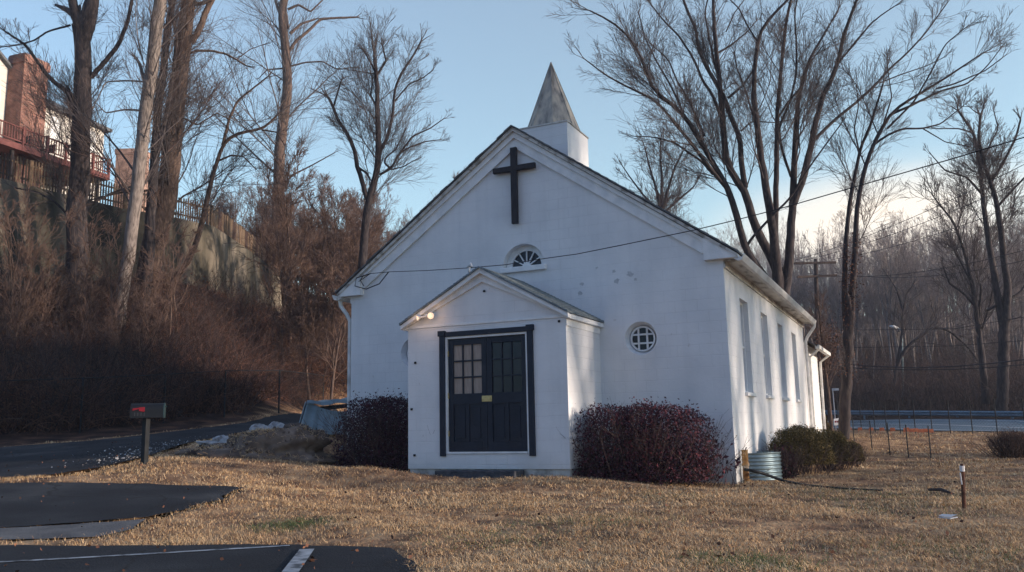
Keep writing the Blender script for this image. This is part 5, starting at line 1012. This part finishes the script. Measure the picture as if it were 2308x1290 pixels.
q = Pd(1757, 990, 16.0); shrub('shrub', 'small reddish shrub rising behind the corrugated window well', 'shrub', (q[0], q[1]+.3, zg(q[0], q[1])), (.26, .3, .62), 2.2, 1500, .022, M['burg'], M['brush'], 40, ntwig=80)
q = Pd(1862, 968, 34); shrub('conifer', 'tiny dark evergreen by the road between the pole and the double trunked tree', 'evergreen', (q[0], q[1], zg(q[0], q[1])), (.22, .22, .75), 1.3, 1800, .05, M['juniper'], M['brush'], 41, ntwig=40)
q = hit(2292, 1030); shrub('shrub', 'brown leafless shrub at the right edge of the lawn', 'shrub', (q[0], q[1], q[2]), (.55, .5, .62), 2.2, 900, .02, M['litter'], M['brush'], 42, ntwig=500)
q = Pd(1866, 780, 41)
# young tree keeping its dead leaves
traced_tree('young_tree', 'young tree keeping rusty red dead leaves beside the utility pole', (1874, 970), [([(1874, 970), (1868, 900), (1860, 840), (1853, 780), (1850, 740), (1846, 700)], 10, 4), ([(1862, 850), (1880, 800), (1890, 760)], 4, 2), ([(1858, 820), (1840, 780), (1830, 760)], 4, 2), ([(1866, 880), (1885, 830), (1900, 810)], 3, 2)], M['bark_warm'], M['twig_warm'], (50, 300, 500), 51, D=40, group=None)
yt = bpy.data.objects['young_tree']; rgl = np.random.default_rng(3)
C_ = np.concatenate([Pd(rgl.normal(1868, 20, 900), rgl.normal(775, 28, 900), 40+rgl.normal(0, .6, 900)), Pd(rgl.normal(1850, 14, 300), rgl.normal(820, 20, 300), 40+rgl.normal(0, .4, 300))]); V, Fq = leaves(C_, .045, rgl); meshnp('leaves', V, [Fq], M['litter'], yt)
dt = [o for o in COL.objects if o.get('label', '').startswith('slender double')][0]; Dq = depth(dt.location)
C_ = []
for (x0, y0, x1, y1, sg_, nn) in ((1911, 745, 1908, 560, 7, 380), (1914, 750, 1930, 520, 9, 480), (1912, 860, 1913, 760, 12, 200), (1925, 700, 1928, 600, 13, 200), (1908, 850, 1915, 810, 18, 130)):
    t = rgl.random(nn); C_.append(Pd(x0+(x1-x0)*t+rgl.normal(0, sg_, nn), y0+(y1-y0)*t+rgl.normal(0, 5, nn), Dq+rgl.normal(0, .12, nn)))
V, Fq = leaves(np.concatenate(C_), .03, rgl); meshnp('clinging_leaves', V, [Fq], M['litter'], dt)
BKX = [-420, 0, 200, 400, 550, 690, 830]; BKD = [depth(hit(*q))+.5 for q in [(-420, 1010), (0, 988), (200, 975), (400, 954), (550, 940), (690, 929)]]+[47]
def bank_pts(n, rg, x0=-420, x1=830, f0=0, f1=1, pw=1.0):
    px = rg.uniform(x0, x1, n); f = f0+(f1-f0)*rg.random(n)**pw
    basey = np.interp(px, [-420, 0, 200, 400, 550, 690, 830], [1035, 1000, 984, 962, 943, 925, 905]); topy = np.interp(px, [-420, 0, 400, 590, 690, 830], [600, 655, 655, 665, 700, 720])
    db = np.interp(px, BKX, BKD); dt_ = np.interp(px, [-420, 0, 200, 400, 500, 590, 690, 830], [35, 37.6, 39.6, 42.5, 47, 56, 62, 70])
    bank_pts.f = f; d = db+(dt_-db)*f; q = Pd(px, 900, d); q[:, 2] = gz(q[:, 0], q[:, 1]); return q
rg = np.random.default_rng(12)
O = bank_pts(15000, rg); D = rg.normal(size=O.shape)*.55; D[:, 2] = 1; Q, rq = walkers(O, D, rg.uniform(.5, 2.6, len(O))*(1-.68*bank_pts.f**1.5), 8, .16, -.13, .011, .005, rg)
q2, r2 = sprout(Q, rq, 42000, (.2, .6), (20, 70), 5, -.05, .2, rg, .2, .7, .6); r2 = np.maximum(r2, .0042)
V, Fq = join_tubes([(Q, rq, 3), (q2, r2, 3)]); o = meshnp('vine_thicket', V, [Fq], M['vine']); tag(o, 'tangle of reddish brown vines and brambles covering the left bank', 'vines', kind='stuff')
O = bank_pts(3600, rg, f0=0, f1=.72); D = rg.normal(size=O.shape)*.35; D[:, 2] = 1; Q, rq = walkers(O, D, rg.uniform(1.2, 3.2, len(O)), 9, .13, -.05, .014, .005, rg)
q2, r2 = sprout(Q, rq, 20000, (.2, .5), (20, 60), 5, -.02, .2, rg, .25, .7, .6); r2 = np.maximum(r2, .004)
V, Fq = join_tubes([(Q, rq, 3), (q2, r2, 3)]); o = meshnp('brushwood', V, [Fq], M['brush']); tag(o, 'tall leafless brushwood on the left bank behind the chain link fence', 'brush', kind='stuff')
C_ = bank_pts(26000, rg); C_[:, 2] += .03+rg.random(len(C_))*.12; hi = rg.random(len(C_)) < .25; C_[hi, 2] += rg.random(hi.sum())*1.2
V, Fq = leaves(C_, .045, rg, 1.5); o = meshnp('fallen_leaves', V, [Fq], M['litter']); tag(o, 'rust coloured fallen leaves strewn over the left bank', 'leaves', kind='stuff')
# undergrowth and distant mass of the wood
n = 7000; px = rg.uniform(1450, 2600, n); d = (60-(px-1840)*.026)+rg.random(n)**1.3*60; O = Pd(px, 900, d); O[:, 2] = gz(O[:, 0], O[:, 1]); D = rg.normal(size=O.shape)*.3; D[:, 2] = 1
Q, rq = walkers(O, D, rg.uniform(.8, 3.4, n), 6, .13, -.02, .022, .009, rg); q2, r2 = sprout(Q, rq, 26000, (.25, .6), (20, 60), 4, 0, .2, rg, .2, .7, .6); r2 = np.maximum(r2, .009)
V, Fq = join_tubes([(Q, rq, 3), (q2, r2, 3)]); o = meshnp('undergrowth', V, [Fq], M['brush']); tag(o, 'dark leafless undergrowth in the wood beyond the road', 'undergrowth', kind='stuff')
def far_mass(name, label, px0, px1, d0, d1, n, h0, h1, m_, ntw, seed, r=.09):
    rg = np.random.default_rng(seed); px = rg.uniform(px0, px1, n); d = rg.uniform(d0, d1, n); O = Pd(px, 900, d); O[:, 2] = gz(O[:, 0], O[:, 1])-.3; D = rg.normal(size=O.shape)*.07; D[:, 2] = 1
    Q, rq = walkers(O, D, rg.uniform(h0, h1, n), 12, .05, .03, r, .02, rg); a, ra = sprout(Q, rq, n*9, (.14, .34), (20, 50), 7, .06, .12, rg, .3, .5, .4); ra = np.maximum(ra, .018)
    c, rc = sprout(a, ra, ntw, (.3, .7), (20, 60), 5, .05, .18, rg, .15, .6, .5); rc = np.maximum(rc, .014)
    V, Fq = join_tubes([(Q, rq, 5), (a, ra, 3), (c, rc, 3)]); o = meshnp(name, V, [Fq], m_); tag(o, label, 'wood', kind='stuff')
far_mass('distant_wood', 'far off grey brown wood closing the view beyond the road', 1560, 2560, 112, 165, 400, 12, 19, M['wood_twig'], 15000, 71, .13)
far_mass('distant_wood', 'far off reddish wood behind the church and the left bank', 380, 1560, 110, 165, 520, 11, 17, M['twig_warm'], 24000, 72)
# heap, bags, tarp
def lump_mesh(name, cen, rad, m_, seed, amp=.18, fr=3, parent=None, flat=-.4):
    bm = bmesh.new(); bmesh.ops.create_icosphere(bm, subdivisions=5, radius=1); rg = np.random.default_rng(seed); ph = rg.uniform(0, 6, 12)
    for v in bm.verts:
        x, y, z = v.co; k = 1+amp*(math.sin(fr*x+ph[0])*math.sin(fr*y+ph[1])+.6*math.sin(2.1*fr*z+ph[2]+x*2)+.35*math.sin(4.3*fr*x+ph[3])*math.sin(3.7*fr*y+ph[4])+.2*math.sin(9*fr*x+ph[5]+4*z)*math.sin(8*fr*y+ph[6]))
        v.co = Vector((x*k*rad[0], y*k*rad[1], max(z*k, flat)*rad[2]))
    me = bpy.data.meshes.new(name); bm.to_mesh(me); bm.free(); me.materials.append(m_)
    for p in me.polygons: p.use_smooth = True
    o = bpy.data.objects.new(name, me); COL.objects.link(o); o.location = cen; return o
def at(px, py, d): q = Pd(px, py, d); return (q[0], q[1], zg(q[0], q[1]))
rzr = math.atan2(rx[1], rx[0])
q = hit(560, 1030); o = lump_mesh('dirt_mound', (q[0], q[1]+.4, q[2]-.05), (1.45, .9, .46), M['dirt'], 1, .28, 3.4); o.rotation_euler.z = rzr; tag(o, 'long low mound of clods and dead grass between driveway and church', 'mound')
from mathutils.bvhtree import BVHTree
Mw = Matrix.LocRotScale(o.location, o.rotation_euler, None); bv = BVHTree.FromPolygons([Mw@v.co for v in o.data.vertices], [tuple(p.vertices) for p in o.data.polygons])
rgm = np.random.default_rng(8); pts = []; cl = []
for k in range(6500):
    x, y = q[0]+rgm.normal()*.75, q[1]+.4+rgm.normal()*.6; r = bv.ray_cast(Vector((x, y, q[2]+3)), Vector((0, 0, -1)))
    if r[0] is not None and math.sin(4.1*x+1.7)*math.sin(3.3*y)+rgm.uniform(-.6, .6) > -.1: (pts if k % 9 else cl).append(tuple(r[0]))
pts = np.array(pts); D = rgm.normal(size=pts.shape); D[:, 2] = .7; Q, rq = walkers(pts-[0, 0, .01], D, rgm.uniform(.05, .13, len(pts)), 4, .25, -.2, .0035, .002, rgm); V, Fq = tubes(Q, rq, 3); gm2 = meshnp('dead_grass', V, [Fq], M['grass']); adopt(gm2, o); gm2.matrix_parent_inverse = Mw.inverted()
cl = np.array(cl); V, Fq = leaves(cl+[0, 0, .015], .03, rgm, 1.3, .3); gm2 = meshnp('clods', V, [Fq], M['dirt']); gm2['kind'] = 'stuff'; gm2.parent = o; gm2.matrix_parent_inverse = Mw.inverted()
q = hit(470, 1018); o = lump_mesh('plastic_sheet', (q[0], q[1]+.35, q[2]+.10), (.50, .22, .15), M['plastic_bag'], 2, .3, 4); o.rotation_euler.z = rzr; tag(o, 'dirty white plastic sheet lying on the near end of the mound', 'sheet')
for k, (px, py, sx, lab) in enumerate(((585, 990, .40, 'larger white sandbag at the edge of the driveway'), (625, 982, .32, 'smaller white sandbag behind the larger one'))):
    q = hit(px, py); o = lump_mesh('sandbag', (q[0], q[1], q[2]+.10), (sx*.85, .24, .21), M['plastic_bag'], 5+k, .14, 3.0); o.rotation_euler.z = rzr+.2; tag(o, lab, 'sandbag', 'white sandbags by the driveway')
q = hit(668, 984); o = lump_mesh('dirt_mound', (q[0], q[1]+.2, q[2]+.02), (.50, .4, .30), M['dirt'], 9, .2, 3.1); o.rotation_euler.z = rzr; tag(o, 'small heap of brown earth between the sandbags and the tarp', 'mound')
# tarp over a frame
dT = 19.6; tb = hit(690, 984); dT = depth(tb); rtm = Matrix.Rotation(rzr, 3, 'Z')
tr = empty('covered_frame', tb); tag(tr, 'dark bench frame draped with a blue grey tarp left of the church', 'tarp covered bench')
u2w = lambda u, v, z: (tb[0]+rx[0]*u+ry[0]*v, tb[1]+rx[1]*u+ry[1]*v, tb[2]+z*1.18)
s_ = dT/F; b = MB()
b.prism([u2w(.18, .1, .48), u2w(1.6, .1, .58), u2w(1.6, .75, .62), u2w(.18, .75, .52)], (0, 0, .08)); b.build('bench_top', M['steel'], tr)
for u, v in ((.2, .12), (.2, .7), (1.5, .12), (1.5, .7)): b = MB(); a = Vector(u2w(u, v, -.2)); b.prism([a, a+Vector(rx)*.06, a+Vector(rx)*.06+Vector(ry)*.06, a+Vector(ry)*.06], (0, 0, .72)); b.build('leg', M['steel'], tr)
hem = lambda u: .64-.19*math.sin(math.pi*min(max(u-.06, 0)/.94, 1))**.7*(u > .06)
def cloth(name, fn, nU=48, nV=20):
    V = [u2w(*fn(i/nU, j/nV)) for j in range(nV+1) for i in range(nU+1)]
    fc = [(j*(nU+1)+i, j*(nU+1)+i+1, (j+1)*(nU+1)+i+1, (j+1)*(nU+1)+i) for j in range(nV) for i in range(nU)]
    o = meshnp(name, V, [fc], M['tarp'], tr, True); sm = o.modifiers.new('thick', 'SOLIDIFY'); sm.thickness = .006
def curtain(u, v):                                # front hanging in a swag, gathered at the left corner
    z = v*hem(u)+.015; sp_ = (1-v)*(.20 if u < .5 else .05); x = u*1.55-sp_*(1-u*1.4)
    fold = (.05*math.sin(u*46+1.2*v)*(1-v*.6))*math.exp(-u*2.2)+.05*math.sin(math.pi*min(u*1.1, 1))*math.sin(v*5.0+u*2)
    return x, .06-.05*(1-v)-fold, z
cloth('tarp_front', curtain)
cloth('tarp_top', lambda u, v: (u*1.6-.02, .02+.82*v, .68+.10*u+.02*math.sin(u*17+v*6)+.03*math.sin(v*9)*u-.06*(v < .06)-.05*math.sin(math.pi*u)*(1-v)))
def side(u, v): z = v*.66+.01; return (-.02-(1-v)*.22-.035*math.sin(u*22), .04+u*.8, z)
cloth('tarp_side', side)
q = hit(762, 1028); b = MB(); b.prism([(q[0]-.25, q[1]+.2, q[2]-.02), (q[0]+.25, q[1]+.45, q[2]-.02), (q[0]+.32, q[1]+.5, q[2]+.26), (q[0]-.12, q[1]+.3, q[2]+.2)], (.02, -.03, 0)); o = b.build('board', M['tarp']); tag(o, 'blue grey board lying on edge beside the dark purple shrub', 'board')
# white chips strewn on the drive
n = 420; px = rg.normal(330, 75, n); py = 1024-(px-330)*.13+rg.normal(0, 9, n); C_ = np.array([hit(a, c) for a, c in zip(px[:160], py[:160])]); C_ = np.repeat(C_, 3, 0)+rg.normal(size=(480, 3))*[.25, .35, 0]
ok = inpoly(C_[:, 0], C_[:, 1], drive); C_ = C_[ok]; C_[:, 2] = gz(C_[:, 0], C_[:, 1])+.045; V, Fq = leaves(C_, .017, rg, 1.2, .8); o = meshnp('white_chips', V, [Fq], M['plastic_bag']); tag(o, 'scatter of pale chips on the driveway behind the mailbox', 'chips', kind='stuff')

# ------------------------------------------------------------------ turf
def turf(n, dlo, dhi, h, wd, rg, pxr=(-120, 2430)):
    d = dlo*(dhi/dlo)**rg.random(n); px = rg.uniform(*pxr, n); q = Pd(px, 1100, d); x, y = q[:, 0], q[:, 1]
    keep = ~inpoly(x, y, woodpoly)
    for p in PAVE: keep &= ~inpoly(x+rg.normal(size=n)*.05, y+rg.normal(size=n)*.05, p)
    keep &= ~((x > XL) & (x < XR) & (y > YF-.02) & (y < 31)) & ~((x > px0) & (x < px1) & (y > py0) & (y < YF))
    patchy = np.sin(1.9*x+1.1*np.sin(2.3*y))+np.sin(2.7*y+1.7*np.sin(1.4*x)); tuft = np.sin(7.3*x+2.1*np.sin(5.1*y))*np.sin(8.7*y+1.9*np.sin(6.2*x)); keep &= rg.random(n) < .58+.22*patchy+.28*tuft
    x, y = x[keep], y[keep]; n = len(x); z = gz(x, y)+bumps(x, y)-.01
    hh = h*rg.uniform(.35, 1.25, n)*(1+.25*np.sin(1.3*x)*np.sin(1.7*y)+.35*np.maximum(tuft[keep], 0)); a = rg.uniform(0, 6.283, n); ln = rg.uniform(.4, 2.4, n)*hh; w_ = wd*rg.uniform(.6, 1.4, n)
    c, s = np.cos(a), np.sin(a); b0 = np.stack([x, y, z], 1); sd = np.stack([-s, c, 0*s], 1)*w_[:, None]; dr = np.stack([c, s, 0*s], 1)
    m1 = b0+dr*(ln*.35)[:, None]; m1[:, 2] += hh*.7; tp = b0+dr*ln[:, None]; tp[:, 2] += hh*rg.uniform(.6, 1.05, n)
    V = np.stack([b0-sd, b0+sd, m1+sd*.8, m1-sd*.8, tp], 1).reshape(-1, 3); k = np.arange(n)*5
    return V, np.stack([k, k+1, k+2, k+3], 1), np.stack([k+3, k+2, k+4], 1)
rg = np.random.default_rng(77); Vs, Qs, Ts, off = [], [], [], 0
for args in ((280000, 5.0, 11, .040, .0020), (210000, 10, 20, .047, .0034), (70000, 18, 36, .06, .008)):
    V, Qd, T3 = turf(*args, rg); Vs.append(V); Qs.append(Qd+off); Ts.append(T3+off); off += len(V)
o = meshnp('dry_grass', np.vstack(Vs), [np.vstack(Qs), np.vstack(Ts)], M['grass']); tag(o, 'dry straw coloured winter grass covering the lawn around the church', 'grass', kind='stuff')
M['green'] = mat('green_grass', ((.2, (.05, .075, .03)), (.8, (.14, .18, .075))), 3, 4, .9, island=.6)
rg = np.random.default_rng(78); C_ = []
for px, py, r, k in ((650, 1186, .22, 700), (1690, 1272, .25, 900), (1960, 1117, .8, 1000), (1350, 1180, .5, 400), (2170, 1250, .5, 500), (1130, 1215, .4, 300), (2050, 1150, .6, 400), (1500, 1120, .4, 300)):
    q = hit(px, py); C_.append(q+rg.normal(size=(k, 3))*[r, r, 0])
C_ = np.concatenate(C_); C_[:, 2] = gz(C_[:, 0], C_[:, 1])+bumps(C_[:, 0], C_[:, 1])-.005; D = rg.normal(size=C_.shape)*.6; D[:, 2] = 1; Q, rq = walkers(C_, D, rg.uniform(.03, .08, len(C_)), 4, .2, -.15, .0028, .001, rg); V, Fq = tubes(Q, rq, 3)
o = meshnp('green_grass', V, [Fq], M['green']); tag(o, 'few green tufts showing through the dry lawn', 'grass', kind='stuff')
# fallen leaves on the lawn
C_ = Pd(rg.uniform(0, 2300, 620), 1100, 6+rg.random(620)**1.2*16); ok = ~((C_[:, 0] > XL) & (C_[:, 0] < XR) & (C_[:, 1] > 13.4)); C_ = C_[ok]; C_[:, 2] = gz(C_[:, 0], C_[:, 1])+.055; V, Fq = leaves(C_, .018, rg, 1.4, .6)
o = meshnp('dead_leaves', V, [Fq], M['litter']); tag(o, 'brown dead leaves scattered over the lawn and paving', 'leaves', kind='stuff')

# ------------------------------------------------------------------ evening air
b = MB(); b.box((-640, -240, -14), (640, 1040, 56)); hz = b.build('haze', None); hz.data.materials.clear()
hm = bpy.data.materials.new('haze'); hm.use_nodes = True; t = hm.node_tree; t.nodes.clear(); o_ = t.nodes.new('ShaderNodeOutputMaterial'); pv = t.nodes.new('ShaderNodeVolumePrincipled')
pv.inputs['Color'].default_value = (.80, .86, 1, 1); pv.inputs['Density'].default_value = .0006; pv.inputs['Anisotropy'].default_value = .2
t.links.new(pv.outputs[0], o_.inputs['Volume']); hz.data.materials.append(hm); tag(hz, 'thin blue evening haze in the air around the church', 'haze', kind='stuff')
